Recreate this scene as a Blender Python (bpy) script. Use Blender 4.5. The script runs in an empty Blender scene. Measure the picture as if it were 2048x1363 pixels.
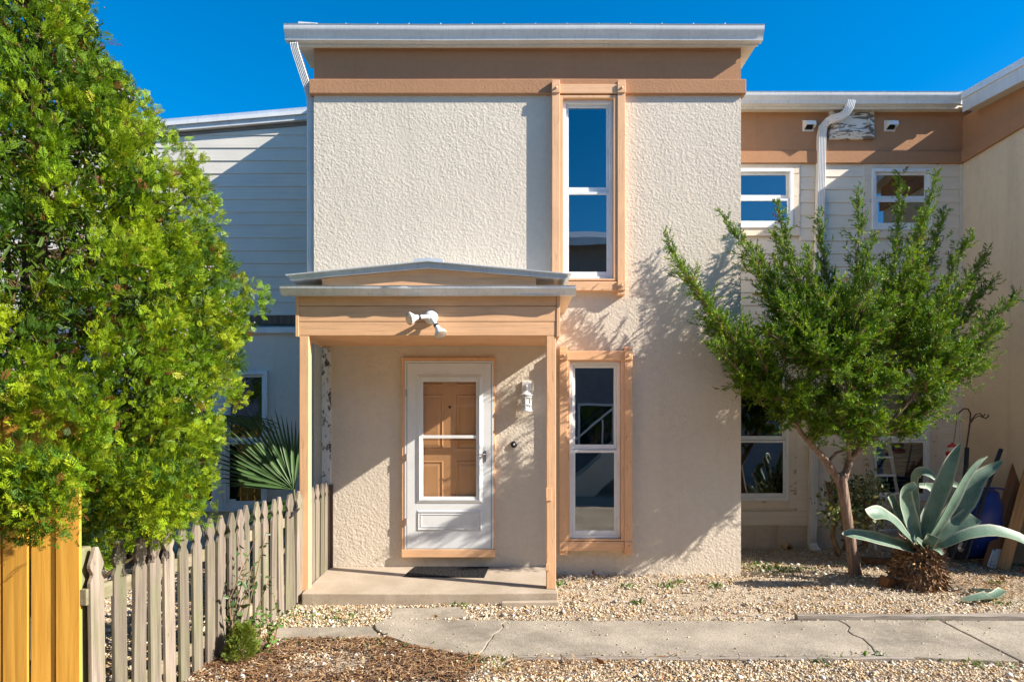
import bpy, bmesh, math, random
import numpy as np
from mathutils import Vector, Matrix, Quaternion

# ------------------------------------------------------------------ camera, sky, sun, exposure
F, D, E, HY = 1300.0, 7.14, 1.58, 860.0          # focal length in photo pixels, metres to facade, eye height, horizon row
sc = bpy.context.scene
cam_d = bpy.data.cameras.new('camera')
cam = bpy.data.objects.new('camera', cam_d); sc.collection.objects.link(cam)
cam.location = (0, -D, E); cam.rotation_euler = (math.pi / 2, 0, 0)
cam_d.sensor_width = 36; cam_d.lens = F / 2048 * 36
cam_d.shift_y = (HY - 681.5) / 2048
cam_d.clip_start = 0.05; cam_d.clip_end = 2000
sc.camera = cam

SUN = Vector((-3.3, 1.0, -2.2)).normalized()       # direction the light travels
SUN_EL = math.asin(-SUN.z); SUN_AZ = math.atan2(-SUN.x, -SUN.y)
sun_d = bpy.data.lights.new('sun', 'SUN'); sun_d.energy = 5.0; sun_d.angle = math.radians(0.5); sun_d.color = (1.0, 0.93, 0.83)
sun = bpy.data.objects.new('sun', sun_d); sc.collection.objects.link(sun)
sun.location = (12, -5, 9); sun.rotation_euler = SUN.to_track_quat('-Z', 'Y').to_euler()

world = bpy.data.worlds.new('World'); sc.world = world; world.use_nodes = True
wn = world.node_tree; wn.nodes.clear()
wo = wn.nodes.new('ShaderNodeOutputWorld'); wb = wn.nodes.new('ShaderNodeBackground'); sky = wn.nodes.new('ShaderNodeTexSky')
sky.sky_type = 'NISHITA'; sky.sun_disc = False; sky.sun_elevation = SUN_EL; sky.sun_rotation = SUN_AZ
sky.altitude = 600; sky.air_density = 1.0; sky.dust_density = 0.8; sky.ozone_density = 4.0
hs = wn.nodes.new('ShaderNodeHueSaturation'); hs.inputs['Hue'].default_value = 0.496; hs.inputs['Saturation'].default_value = 1.42; hs.inputs['Value'].default_value = 0.97
wn.links.new(sky.outputs[0], hs.inputs['Color']); wn.links.new(hs.outputs[0], wb.inputs[0]); wn.links.new(wb.outputs[0], wo.inputs[0])
wb.inputs[1].default_value = 0.11
sc.view_settings.view_transform = 'Standard'; sc.view_settings.look = 'None'
sc.view_settings.exposure = 1.1; sc.view_settings.gamma = 1.0
sc.cycles.use_denoising = True
sc.cycles.max_bounces = 10; sc.cycles.transparent_max_bounces = 16

R = random.Random(7)
rng = np.random.default_rng(7)
COL = sc.collection

def at(px, py, y):
    """photo pixel -> point at real depth y (metres behind the facade plane)"""
    k = (D + y) / F
    return Vector(((px - 1024) * k, y, E - (py - HY) * k))
def xa(px, y): return (px - 1024) * (D + y) / F
def za(py, y): return E - (py - HY) * (D + y) / F

def sm(t): t = min(1, max(0, t)); return t * t * (3 - 2 * t)
def gz(x, y):
    """ground height: the yard falls gently from the houses to the path"""
    return -0.082 * sm(-y / 1.25) if y < 0 else 0.0

# ------------------------------------------------------------------ materials
def lin(r, g, b): return tuple((c / 12.92 if c <= .04045 else ((c + .055) / 1.055) ** 2.4) for c in (r / 255, g / 255, b / 255))
class NT:
    def __init__(s, name):
        s.m = bpy.data.materials.new(name); s.m.use_nodes = True; s.t = s.m.node_tree; s.t.nodes.clear()
        s.out = s.n('ShaderNodeOutputMaterial'); s.p = s.n('ShaderNodeBsdfPrincipled'); s.l(s.p.outputs[0], s.out.inputs[0])
    def n(s, t, **kw):
        x = s.t.nodes.new(t)
        for k, v in kw.items(): setattr(x, k, v)
        return x
    def l(s, a, b): s.t.links.new(a, b)
    def co(s, scale=(1, 1, 1), kind='Object'):
        tc = s.n('ShaderNodeTexCoord'); mp = s.n('ShaderNodeMapping'); mp.inputs['Scale'].default_value = scale
        if kind == 'Object':
            oi = s.n('ShaderNodeObjectInfo'); ml = s.n('ShaderNodeMath', operation='MULTIPLY'); ml.inputs[1].default_value = 0.0
            s.oi = oi
        s.l(tc.outputs[kind], mp.inputs['Vector']); return mp.outputs[0]
    def rco(s, scale):
        """object coordinates shifted by a random amount for every object"""
        tc = s.n('ShaderNodeTexCoord'); oi = s.n('ShaderNodeObjectInfo'); ml = s.n('ShaderNodeMath', operation='MULTIPLY'); ml.inputs[1].default_value = 37.0
        s.l(oi.outputs['Random'], ml.inputs[0])
        ad = s.n('ShaderNodeVectorMath', operation='ADD'); s.l(tc.outputs['Object'], ad.inputs[0]); s.l(ml.outputs[0], ad.inputs[1])
        mp = s.n('ShaderNodeMapping'); mp.inputs['Scale'].default_value = scale; s.l(ad.outputs[0], mp.inputs['Vector']); return mp.outputs[0]
    def noise(s, co, scale, detail=4, rough=.55, dist=0.0):
        x = s.n('ShaderNodeTexNoise'); x.inputs['Scale'].default_value = scale; x.inputs['Detail'].default_value = detail
        x.inputs['Roughness'].default_value = rough; x.inputs['Distortion'].default_value = dist
        s.l(co, x.inputs['Vector']); return x.outputs['Fac']
    def ramp(s, fac, stops):
        x = s.n('ShaderNodeValToRGB'); e = x.color_ramp.elements
        while len(e) < len(stops): e.new(0.5)
        for i, (p, c) in enumerate(stops):
            e[i].position = p; e[i].color = (*c, 1) if len(c) == 3 else c
        s.l(fac, x.inputs[0]); return x.outputs[0]
    def g(s, v): return (v, v, v)
    def mix(s, fac, a, b, mode='MIX'):
        x = s.n('ShaderNodeMix', data_type='RGBA', blend_type=mode)
        for inp, v in ((x.inputs[0], fac), (x.inputs[6], a), (x.inputs[7], b)):
            if hasattr(v, 'is_linked') or hasattr(v, 'links'): s.l(v, inp)
            elif isinstance(v, (int, float)): inp.default_value = v
            else: inp.default_value = (*v, 1)
        return x.outputs[2]
    def bump(s, h, strength, dist, prev=None):
        b = s.n('ShaderNodeBump'); b.inputs['Strength'].default_value = strength; b.inputs['Distance'].default_value = dist
        s.l(h, b.inputs['Height'])
        if prev is not None: s.l(prev, b.inputs['Normal'])
        return b.outputs[0]
    def done(s, col, rough=.6, normal=None, metal=0, spec=.3):
        if hasattr(col, 'links'): s.l(col, s.p.inputs['Base Color'])
        else: s.p.inputs['Base Color'].default_value = (*col, 1)
        if hasattr(rough, 'links'): s.l(rough, s.p.inputs['Roughness'])
        else: s.p.inputs['Roughness'].default_value = rough
        s.p.inputs['Metallic'].default_value = metal; s.p.inputs['Specular IOR Level'].default_value = spec
        if normal is not None: s.l(normal, s.p.inputs['Normal'])
        return s.m
def sc3(c, k): return tuple(x * k for x in c)

MT = {}
def stucco(name, col, lump, lscale, streak=.0):
    t = NT(name); co = t.co()
    a = t.noise(co, lscale, 5, .68); b = t.noise(co, lscale * .35, 3, .6)
    v = t.n('ShaderNodeTexVoronoi', feature='SMOOTH_F1'); v.inputs['Scale'].default_value = lscale * .8; t.l(co, v.inputs['Vector'])
    amp = t.ramp(t.noise(co, 1.6, 4, .6), [(.3, t.g(.55)), (.7, t.g(1.0))])
    h = t.mix(1.0, t.mix(.45, a, v.outputs['Distance']), amp, 'MULTIPLY')
    n = t.bump(h, 1.0, lump * 3.2); n = t.bump(b, .5, lump * 1.2, n)
    big = t.noise(co, .7, 5, .6); sm_ = t.noise(co, 14, 4, .6)
    c = t.mix(t.ramp(big, [(.3, t.g(0)), (.7, t.g(1))]), sc3(col, .93), sc3(col, 1.05))
    c = t.mix(t.ramp(sm_, [(.35, t.g(.22)), (.6, t.g(0))]), c, sc3(col, .78))
    if streak:
        st = t.noise(t.co((5, 5, .35)), 1.0, 5, .65)
        c = t.mix(t.ramp(st, [(.52, t.g(0)), (.75, t.g(streak))]), c, sc3(col, .55))
    return t.done(c, .92, n, spec=.15)
MT['stucco'] = stucco('rough_cream_stucco', (.695, .605, .485), .0036, 50, .14)
MT['stucco_fine'] = stucco('fine_cream_stucco', (.76, .62, .44), .004, 40, .35)
MT['stucco_grey'] = stucco('grey_cream_stucco', (.76, .69, .60), .005, 44, .2)
MT['stucco_base'] = stucco('foundation_stucco', (.68, .56, .42), .008, 30, .5)
MT['brown'] = stucco('brown_smooth_stucco', (.44, .235, .125), .0012, 60, .15)

def painted(name, col, wear=0.0, wearcol=(.3, .24, .18), rough=.55, grain=(40, 40, 2), bump=.0012, var=.08):
    t = NT(name); co = t.rco(grain); n1 = t.noise(co, 1.0, 4, .6)
    big = t.noise(t.rco((3, 3, 3)), 1.0, 4, .6)
    c = t.mix(t.ramp(big, [(.3, t.g(0)), (.7, t.g(1))]), sc3(col, 1 - var), sc3(col, 1 + var))
    c = t.mix(t.ramp(n1, [(.3, t.g(.35)), (.5, t.g(0))]), c, sc3(col, .72))
    if wear:
        w = t.noise(t.rco((grain[0] * .6, grain[1] * .6, grain[2] * 2.2)), 1.0, 6, .7)
        c = t.mix(t.ramp(w, [(.5 - wear * .12 + .1, t.g(0)), (.56 - wear * .12 + .1, t.g(1))]), c, wearcol)
    n = t.bump(n1, .8, bump)
    return t.done(c, rough, n)
ORANGE = (.80, .47, .255)
MT['trim'] = painted('peach_painted_wood', ORANGE, .08, (.62, .34, .17), grain=(60, 60, 2.5), bump=.002)
MT['trim_h'] = painted('peach_painted_planks', ORANGE, .35, (.60, .34, .19), grain=(2.5, 60, 60), bump=.0025)
MT['door_in'] = painted('peach_door_paint', (.68, .37, .175), rough=.4, grain=(50, 50, 3), bump=.0003, var=.03)
MT['siding'] = painted('cream_lap_siding', (.80, .70, .56), grain=(1.2, 40, 40), bump=.0008, var=.05)
MT['siding_w'] = painted('pale_lap_siding', (.74, .68, .58), grain=(1.2, 40, 40), bump=.0008, var=.05)
MT['trim_cream'] = painted('cream_window_board', (.78, .67, .52), .08, (.35, .2, .1), grain=(6, 40, 6), bump=.0008, var=.05)
MT['white'] = painted('white_vinyl', (.80, .80, .78), rough=.35, grain=(6, 6, 6), bump=.0002, var=.03)
MT['white_old'] = painted('peeling_white_board', (.66, .65, .62), .55, (.09, .08, .075), grain=(28, 28, 4), bump=.001)
MT['white_door'] = painted('white_storm_door_paint', (.76, .77, .76), rough=.35, grain=(4, 4, 4), bump=.0002, var=.02)
def metal_paint(name, col, dirt=.3, rough=.42, metal=0.0):
    t = NT(name); st = t.noise(t.co((26, 26, 1.2)), 1.0, 5, .7); b = t.noise(t.co(), 3.0, 5, .65)
    c = t.mix(t.ramp(b, [(.35, t.g(0)), (.7, t.g(dirt))]), col, sc3(col, .55))
    c = t.mix(t.ramp(st, [(.5, t.g(0)), (.72, t.g(dirt * .9))]), c, (col[0] * .42, col[1] * .40, col[2] * .36))
    n = t.bump(t.noise(t.co((1.5, 20, 20)), 1.0, 3), .3, .003)
    return t.done(c, rough, n, metal, .4)
MT['gutter'] = metal_paint('white_painted_gutter', (.74, .73, .70), .3)
MT['gutter_old'] = metal_paint('dirty_dented_gutter', (.80, .82, .84), .35, .4, .15)
MT['roof_metal'] = metal_paint('galvalume_roofing', (.70, .74, .77), .35, .35, .3)
MT['soffit'] = metal_paint('cream_soffit', (.70, .63, .51), .25, .7)
MT['white_metal'] = metal_paint('white_cast_metal', (.82, .82, .80), .3, .35)
MT['alu'] = metal_paint('dull_aluminium', (.62, .63, .64), .4, .38, .7)
def plain(name, col, rough=.5, metal=0, spec=.4, bscale=60, bd=.0005, var=.12):
    t = NT(name); b = t.noise(t.co(), 9, 5, .6); c = t.mix(t.ramp(b, [(.3, t.g(0)), (.7, t.g(1))]), sc3(col, 1 - var), sc3(col, 1 + var))
    return t.done(c, rough, t.bump(t.noise(t.co(), bscale, 3), .6, bd), metal, spec)
MT['black_metal'] = plain('black_iron', (.03, .028, .026), .55)
MT['rust_iron'] = plain('rusted_dark_iron', (.09, .055, .04), .7)
MT['black_plastic'] = plain('black_plastic', (.02, .02, .022), .35)
MT['rubber'] = plain('black_rubber', (.018, .018, .02), .75, bscale=120, bd=.002)
MT['nickel'] = plain('satin_nickel', (.45, .40, .35), .35, .9)
MT['facing'] = plain('slate_grey_siding', (.21, .215, .23), .8)
MT['red'] = plain('red_plastic', (.62, .03, .03), .3)
MT['clear'] = plain('frosted_plastic', (.62, .60, .56), .2)
MT['dark'] = plain('dark_hollow_paint', (.022, .024, .028), .9)
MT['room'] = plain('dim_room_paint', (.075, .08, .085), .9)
MT['brass'] = plain('lamp_lens', (.62, .52, .42), .15, .2)
MT['clay'] = plain('clay_pipe', (.55, .38, .2), .7)
MT['paper'] = plain('white_sticker', (.75, .75, .72), .6)
t = NT('blue_tub_paint'); sc_ = t.noise(t.co((30, 30, 3)), 1, 5, .7)
MT['blue'] = t.done(t.mix(t.ramp(sc_, [(.66, t.g(0)), (.70, t.g(.7))]), (.004, .03, .20), (.35, .4, .5)), .32, t.bump(t.noise(t.co(), 7, 3), .4, .006), spec=.5)
def wood(name, c1, c2, grain=(26, 26, 1.6), knots=True, rough=.8, green=0.0, bump=.002, objvar=.25):
    t = NT(name); co = t.rco(grain); n1 = t.noise(co, 1.0, 6, .65, .4); n2 = t.noise(t.rco((grain[0] * 3, grain[1] * 3, grain[2] * 1.5)), 1.0, 3, .6)
    c = t.mix(t.ramp(n1, [(.28, t.g(0)), (.72, t.g(1))]), c1, c2)
    c = t.mix(t.ramp(n2, [(.32, t.g(.5)), (.5, t.g(0))]), c, sc3(c1, .6))
    oi = t.n('ShaderNodeObjectInfo')
    c = t.mix(1.0, c, t.ramp(oi.outputs['Random'], [(0, t.g(1 - objvar)), (1, t.g(1 + objvar * .5))]), 'MULTIPLY')
    if knots:
        v = t.n('ShaderNodeTexVoronoi'); v.inputs['Scale'].default_value = 1.0; t.l(t.rco((18, 18, 4.2)), v.inputs['Vector'])
        c = t.mix(t.ramp(v.outputs['Distance'], [(.03, t.g(.8)), (.08, t.g(0))]), c, sc3(c1, .3))
    if green:
        gno = t.noise(t.rco((7, 7, 2.2)), 1.0, 5, .65)
        c = t.mix(t.ramp(gno, [(.45, t.g(0)), (.72, t.g(green))]), c, (.17, .20, .075))
    return t.done(c, rough, t.bump(n1, .9, bump), spec=.2)
MT['picket'] = wood('weathered_picket_wood', (.145, .115, .09), (.35, .285, .23), green=.5, objvar=.4)
MT['picket_dark'] = wood('dark_picket_wood', (.13, .085, .06), (.24, .16, .11))
MT['rail'] = wood('weathered_rail_wood', (.24, .19, .12), (.40, .34, .24), grain=(26, 1.6, 26), green=.6, knots=False)
MT['post_green'] = wood('algae_covered_post', (.15, .14, .07), (.30, .28, .16), green=.9, knots=False)
MT['cedar'] = wood('golden_stained_cedar', (.62, .29, .038), (.86, .47, .085), grain=(14, 14, .8), rough=.65, bump=.003, objvar=.16)
MT['plank'] = wood('stained_brown_plank', (.13, .05, .018), (.30, .135, .05), grain=(18, 18, 1.2), rough=.55)
MT['plank_light'] = wood('bare_tan_plank', (.36, .19, .075), (.52, .30, .13), grain=(18, 18, 1.2))
MT['edging'] = wood('grey_weathered_timber', (.20, .165, .13), (.46, .40, .335), grain=(1.4, 26, 26), knots=False, bump=.006)
MT['bark'] = wood('reddish_juniper_bark', (.17, .10, .065), (.47, .33, .25), grain=(34, 34, 4), knots=False, bump=.022)
MT['bark_dark'] = wood('brown_bark', (.09, .06, .04), (.22, .15, .10), grain=(30, 30, 5), knots=False, bump=.006)
MT['bark_tan'] = wood('tan_cut_bark', (.20, .12, .06), (.40, .27, .15), grain=(24, 24, 6), knots=False, bump=.006)

def attr_mat(name, rough=.8, trans=0.0, spec=.2, gain=(1, 1, 1), varscale=0):
    t = NT(name); a = t.n('ShaderNodeAttribute'); a.attribute_name = 'Col'
    col = a.outputs['Color']
    if varscale:
        col = t.mix(t.ramp(t.noise(t.co(), varscale, 3), [(.3, t.g(.35)), (.6, t.g(0))]), col, (.1, .07, .04))
    t.done(col, rough, None, 0, spec)
    if trans:
        tr = t.n('ShaderNodeBsdfTranslucent'); mx = t.n('ShaderNodeMixShader'); mx.inputs[0].default_value = trans
        g2 = t.mix(1.0, col, gain, 'MULTIPLY')
        t.l(g2, tr.inputs[0]); t.l(t.p.outputs[0], mx.inputs[1]); t.l(tr.outputs[0], mx.inputs[2]); t.l(mx.outputs[0], t.out.inputs[0])
    return t.m
MT['leaf'] = attr_mat('scale_leaf', .55, .22, .25, (1.25, 1.2, .7))
MT['broadleaf'] = attr_mat('glossy_leaf', .38, .2, .4, (1.2, 1.2, .7))
MT['stone'] = attr_mat('river_gravel', .8, 0, .25, varscale=220)
MT['chip'] = attr_mat('bark_and_litter', .9)
def glass(name, tint, refl):
    t = NT(name); t.t.nodes.remove(t.p)
    tr = t.n('ShaderNodeBsdfTransparent'); tr.inputs[0].default_value = (*tint, 1)
    gl = t.n('ShaderNodeBsdfGlossy'); gl.inputs['Roughness'].default_value = 0.0; gl.inputs[0].default_value = (.97, .98, 1, 1)
    lw_ = t.n('ShaderNodeLayerWeight'); lw_.inputs['Blend'].default_value = .5; fr = t.n('ShaderNodeMath', operation='POWER'); fr.inputs[1].default_value = 5.0; t.l(lw_.outputs['Facing'], fr.inputs[0])
    wv = t.noise(t.co((1.2, 1.2, 1.2)), 1.0, 2); bp = t.bump(wv, .12, .012); t.l(bp, gl.inputs['Normal'])
    ad = t.n('ShaderNodeMath', operation='ADD', use_clamp=True); ad.inputs[1].default_value = refl; t.l(fr.outputs[0], ad.inputs[0])
    mx = t.n('ShaderNodeMixShader'); t.l(ad.outputs[0], mx.inputs[0]); t.l(tr.outputs[0], mx.inputs[1]); t.l(gl.outputs[0], mx.inputs[2])
    t.l(mx.outputs[0], t.out.inputs[0]); return t.m
MT['glass'] = glass('window_glass', (.55, .6, .62), .2)
MT['glass_clear'] = glass('storm_door_glass', (.98, .98, .97), .03)
t = NT('aged_concrete'); co = t.co()
n1 = t.noise(co, 1.3, 6, .65); n2 = t.noise(co, 75, 4, .75); n3 = t.noise(co, 7, 5, .65)
c = t.mix(t.ramp(n1, [(.35, t.g(0)), (.65, t.g(1))]), (.22, .19, .145), (.47, .40, .31))
c = t.mix(t.ramp(n3, [(.5, t.g(0)), (.72, t.g(.55))]), c, (.5, .43, .34))
c = t.mix(t.ramp(n2, [(.38, t.g(.75)), (.52, t.g(0))]), c, (.14, .12, .095))
c = t.mix(t.ramp(n2, [(.6, t.g(0)), (.7, t.g(.6))]), c, (.62, .55, .45))
MT['concrete'] = t.done(c, .92, t.bump(n2, .7, .004), spec=.15)
t = NT('porch_concrete'); co = t.co()
n1 = t.noise(co, 2.0, 6, .65); n2 = t.noise(co, 90, 3, .6)
c = t.mix(t.ramp(n1, [(.35, t.g(0)), (.65, t.g(1))]), (.36, .29, .21), (.48, .395, .305))
c = t.mix(t.ramp(n2, [(.36, t.g(.4)), (.5, t.g(0))]), c, (.22, .17, .12))
MT['concrete_warm'] = t.done(c, .9, t.bump(n2, .5, .002), spec=.15)
t = NT('sandy_soil'); co = t.co()
n1 = t.noise(co, 1.2, 6, .65); n2 = t.noise(co, 70, 4, .7)
c = t.mix(t.ramp(n1, [(.35, t.g(0)), (.65, t.g(1))]), (.46, .37, .265), (.62, .52, .39))
c = t.mix(t.ramp(n2, [(.4, t.g(.6)), (.6, t.g(0))]), c, (.14, .10, .065))
MT['soil'] = t.done(c, .95, t.bump(n2, .9, .012), spec=.1)
t = NT('mat_rubber'); v = t.n('ShaderNodeTexVoronoi', feature='DISTANCE_TO_EDGE'); v.inputs['Scale'].default_value = 1; t.l(t.co((22, 22, 22)), v.inputs['Vector'])
MT['mat'] = t.done((.012, .0125, .014), .7, t.bump(t.ramp(v.outputs['Distance'], [(.02, t.g(0)), (.18, t.g(1))]), 1, .008), spec=.25)
t = NT('agave_leaf'); co = t.co((1, 1, 1)); n1 = t.noise(co, 5, 4, .6); n2 = t.noise(t.co((60, 60, 9)), 1, 3)
c = t.mix(t.ramp(n1, [(.3, t.g(0)), (.7, t.g(1))]), (.07, .135, .085), (.17, .25, .175))
c = t.mix(t.ramp(n2, [(.3, t.g(.3)), (.5, t.g(0))]), c, (.27, .33, .25))
ea = t.n('ShaderNodeAttribute'); ea.attribute_name = 'Col'
c = t.mix(t.ramp(ea.outputs['Fac'], [(.25, t.g(0)), (.95, t.g(.75))]), c, (.48, .47, .34))
sp_ = t.noise(t.co(), 26, 4, .7); c = t.mix(t.ramp(sp_, [(.66, t.g(0)), (.72, t.g(.6))]), c, (.30, .22, .12))
MT['agave'] = t.done(c, .5, t.bump(n2, .3, .001), spec=.35)
t = NT('peeled_plywood'); co = t.co((4, 4, 15)); w = t.noise(co, 1.0, 4, .6, 1.6)
MT['peeled'] = t.done(t.mix(t.ramp(w, [(.44, t.g(0)), (.5, t.g(1))]), (.19, .16, .125), (.72, .70, .65)), .8, t.bump(w, .4, .003))
t = NT('stump_fibre'); n1 = t.noise(t.co((70, 70, 7)), 1, 4, .7)
MT['fibre'] = t.done(t.mix(t.ramp(n1, [(.3, t.g(0)), (.7, t.g(1))]), (.12, .07, .04), (.42, .26, .14)), .95, t.bump(n1, 1, .02), spec=.1)

# ------------------------------------------------------------------ mesh helpers
def setp(o, parent):
    if parent is None: return
    o.parent = parent
    loc = Vector((0, 0, 0)); p = parent
    o.matrix_parent_inverse = world_mat(parent).inverted()
WM = {}
def world_mat(o): return WM.get(o.name, Matrix.Identity(4))
def tag(o, label=None, cat=None, group=None, kind=None):
    if label: o['label'] = label
    if cat: o['category'] = cat
    if group: o['group'] = group
    if kind: o['kind'] = kind
    return o
def thing(name, loc, label=None, cat=None, group=None, kind=None):
    o = bpy.data.objects.new(name, None); COL.objects.link(o); o.location = loc; o.empty_display_size = .1
    WM[o.name] = Matrix.Translation(Vector(loc)); return tag(o, label, cat, group, kind)
class MB:
    def __init__(s): s.v = []; s.f = []; s.smooth = False
    def add(s, vs, fs):
        b = len(s.v); s.v += [tuple(v) for v in vs]; s.f += [tuple(i + b for i in f) for f in fs]; return s
    def box(s, x0, x1, y0, y1, z0, z1):
        x0, x1 = min(x0, x1), max(x0, x1); y0, y1 = min(y0, y1), max(y0, y1); z0, z1 = min(z0, z1), max(z0, z1)
        return s.add([(x0, y0, z0), (x1, y0, z0), (x1, y1, z0), (x0, y1, z0), (x0, y0, z1), (x1, y0, z1), (x1, y1, z1), (x0, y1, z1)],
                     [(0, 3, 2, 1), (4, 5, 6, 7), (0, 1, 5, 4), (1, 2, 6, 5), (2, 3, 7, 6), (3, 0, 4, 7)])
    def prism(s, poly, axis, a0, a1):
        """poly: 2-D outline; axis 'x' (y,z outline), 'y' (x,z), 'z' (x,y)"""
        n = len(poly)
        def m(p, a): return (a, p[0], p[1]) if axis == 'x' else ((p[0], a, p[1]) if axis == 'y' else (p[0], p[1], a))
        vs = [m(p, a0) for p in poly] + [m(p, a1) for p in poly]
        fs = [tuple(range(n))[::-1], tuple(range(n, 2 * n))] + [(i, (i + 1) % n, n + (i + 1) % n, n + i) for i in range(n)]
        return s.add(vs, fs)
    def tube(s, pts, radii, n=8, cap=True, squash=None):
        pts = [Vector(p) for p in pts]
        if isinstance(radii, (int, float)): radii = [radii] * len(pts)
        rings = []; ref = None
        for i, p in enumerate(pts):
            d = (pts[min(i + 1, len(pts) - 1)] - pts[max(i - 1, 0)]).normalized()
            if ref is None: ref = Vector((0, 0, 1)) if abs(d.z) < .9 else Vector((0, 1, 0))
            u = d.cross(ref).normalized(); w = u.cross(d).normalized(); ref = w
            rings.append([p + (u * math.cos(2 * math.pi * k / n) + w * math.sin(2 * math.pi * k / n)) * radii[i] for k in range(n)])
        vs = [v for r in rings for v in r]
        fs = [(i * n + k, i * n + (k + 1) % n, (i + 1) * n + (k + 1) % n, (i + 1) * n + k) for i in range(len(pts) - 1) for k in range(n)]
        if cap: fs += [tuple(range(n))[::-1], tuple((len(pts) - 1) * n + k for k in range(n))]
        return s.add(vs, fs)
    def lathe(s, origin, axis, prof, n=16):
        """prof: list of (distance along axis, radius)"""
        o = Vector(origin); a = Vector(axis).normalized()
        u = a.orthogonal().normalized(); w = a.cross(u)
        vs = []
        for (t, r) in prof:
            for k in range(n):
                an = 2 * math.pi * k / n; vs.append(o + a * t + (u * math.cos(an) + w * math.sin(an)) * r)
        fs = [(i * n + k, i * n + (k + 1) % n, (i + 1) * n + (k + 1) % n, (i + 1) * n + k) for i in range(len(prof) - 1) for k in range(n)]
        fs += [tuple(range(n))[::-1], tuple((len(prof) - 1) * n + k for k in range(n))]
        return s.add(vs, fs)
    def wall(s, x0, x1, z0, z1, holes, y, depth, zt=None):
        """vertical slab in the x-z plane, front at y, with rectangular openings and their reveals"""
        xs = sorted({x0, x1, *[h[0] for h in holes], *[h[1] for h in holes]}); zs = sorted({z0, z1, *[h[2] for h in holes], *[h[3] for h in holes]})
        xs = [x for x in xs if x0 <= x <= x1]; zs = [z for z in zs if z0 <= z <= z1]
        for i in range(len(xs) - 1):
            for j in range(len(zs) - 1):
                cx, cz = (xs[i] + xs[i + 1]) / 2, (zs[j] + zs[j + 1]) / 2
                if any(h[0] < cx < h[1] and h[2] < cz < h[3] for h in holes): continue
                for yy in (y, y + depth):
                    s.add([(xs[i], yy, zs[j]), (xs[i + 1], yy, zs[j]), (xs[i + 1], yy, zs[j + 1]), (xs[i], yy, zs[j + 1])], [(0, 1, 2, 3) if yy == y else (3, 2, 1, 0)])
        for (a, b, c_, d_) in holes + [(x1, x0, z0, z1)]:
            lo, hi = (a, b)
            q = [((a, c_), (a, d_)), ((b, d_), (b, c_)), ((a, d_), (b, d_)), ((b, c_), (a, c_))]
            for (p, r) in q:
                s.add([(p[0], y, p[1]), (p[0], y + depth, p[1]), (r[0], y + depth, r[1]), (r[0], y, r[1])], [(0, 1, 2, 3)])
        return s
    def build(s, name, mat, parent=None, smooth=False, bevel=0, loc=None, **kw):
        me = bpy.data.meshes.new(name)
        v = s.v
        if loc is not None: v = [(a - loc[0], b - loc[1], c - loc[2]) for a, b, c in v]
        me.from_pydata(v, [], s.f); me.update()
        bm = bmesh.new(); bm.from_mesh(me); bmesh.ops.recalc_face_normals(bm, faces=bm.faces) if kw.pop('fixn', True) else None
        bm.to_mesh(me); bm.free()
        me.materials.append(MT[mat] if isinstance(mat, str) else mat)
        o = bpy.data.objects.new(name, me); COL.objects.link(o)
        if loc is not None: o.location = loc; WM[o.name] = Matrix.Translation(Vector(loc))
        if smooth:
            me.polygons.foreach_set('use_smooth', [True] * len(me.polygons)); me.set_sharp_from_angle(angle=math.radians(kw.pop('sharp', 45)))
        if bevel:
            b = o.modifiers.new('bevel', 'BEVEL'); b.width = bevel; b.segments = 2; b.limit_method = 'ANGLE'; b.angle_limit = math.radians(40)
        setp(o, parent); tag(o, **kw); return o
def share(o, loc, parent=None, rotz=None, scale=None, name=None):
    """another object with the same mesh"""
    c = o.copy(); COL.objects.link(c); c.location = loc
    if name: c.name = name
    if rotz is not None: c.rotation_euler = (0, 0, rotz)
    if scale is not None: c.scale = scale
    if parent is not None: c.parent = parent; c.matrix_parent_inverse = world_mat(parent).inverted()
    return c
def box(name, mat, parent, x0, x1, y0, y1, z0, z1, bevel=.003, **kw):
    cx = ((x0 + x1) / 2, (y0 + y1) / 2, (z0 + z1) / 2) if kw.pop('own', False) else None
    return MB().box(x0, x1, y0, y1, z0, z1).build(name, mat, parent, bevel=bevel, loc=cx, **kw)

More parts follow.
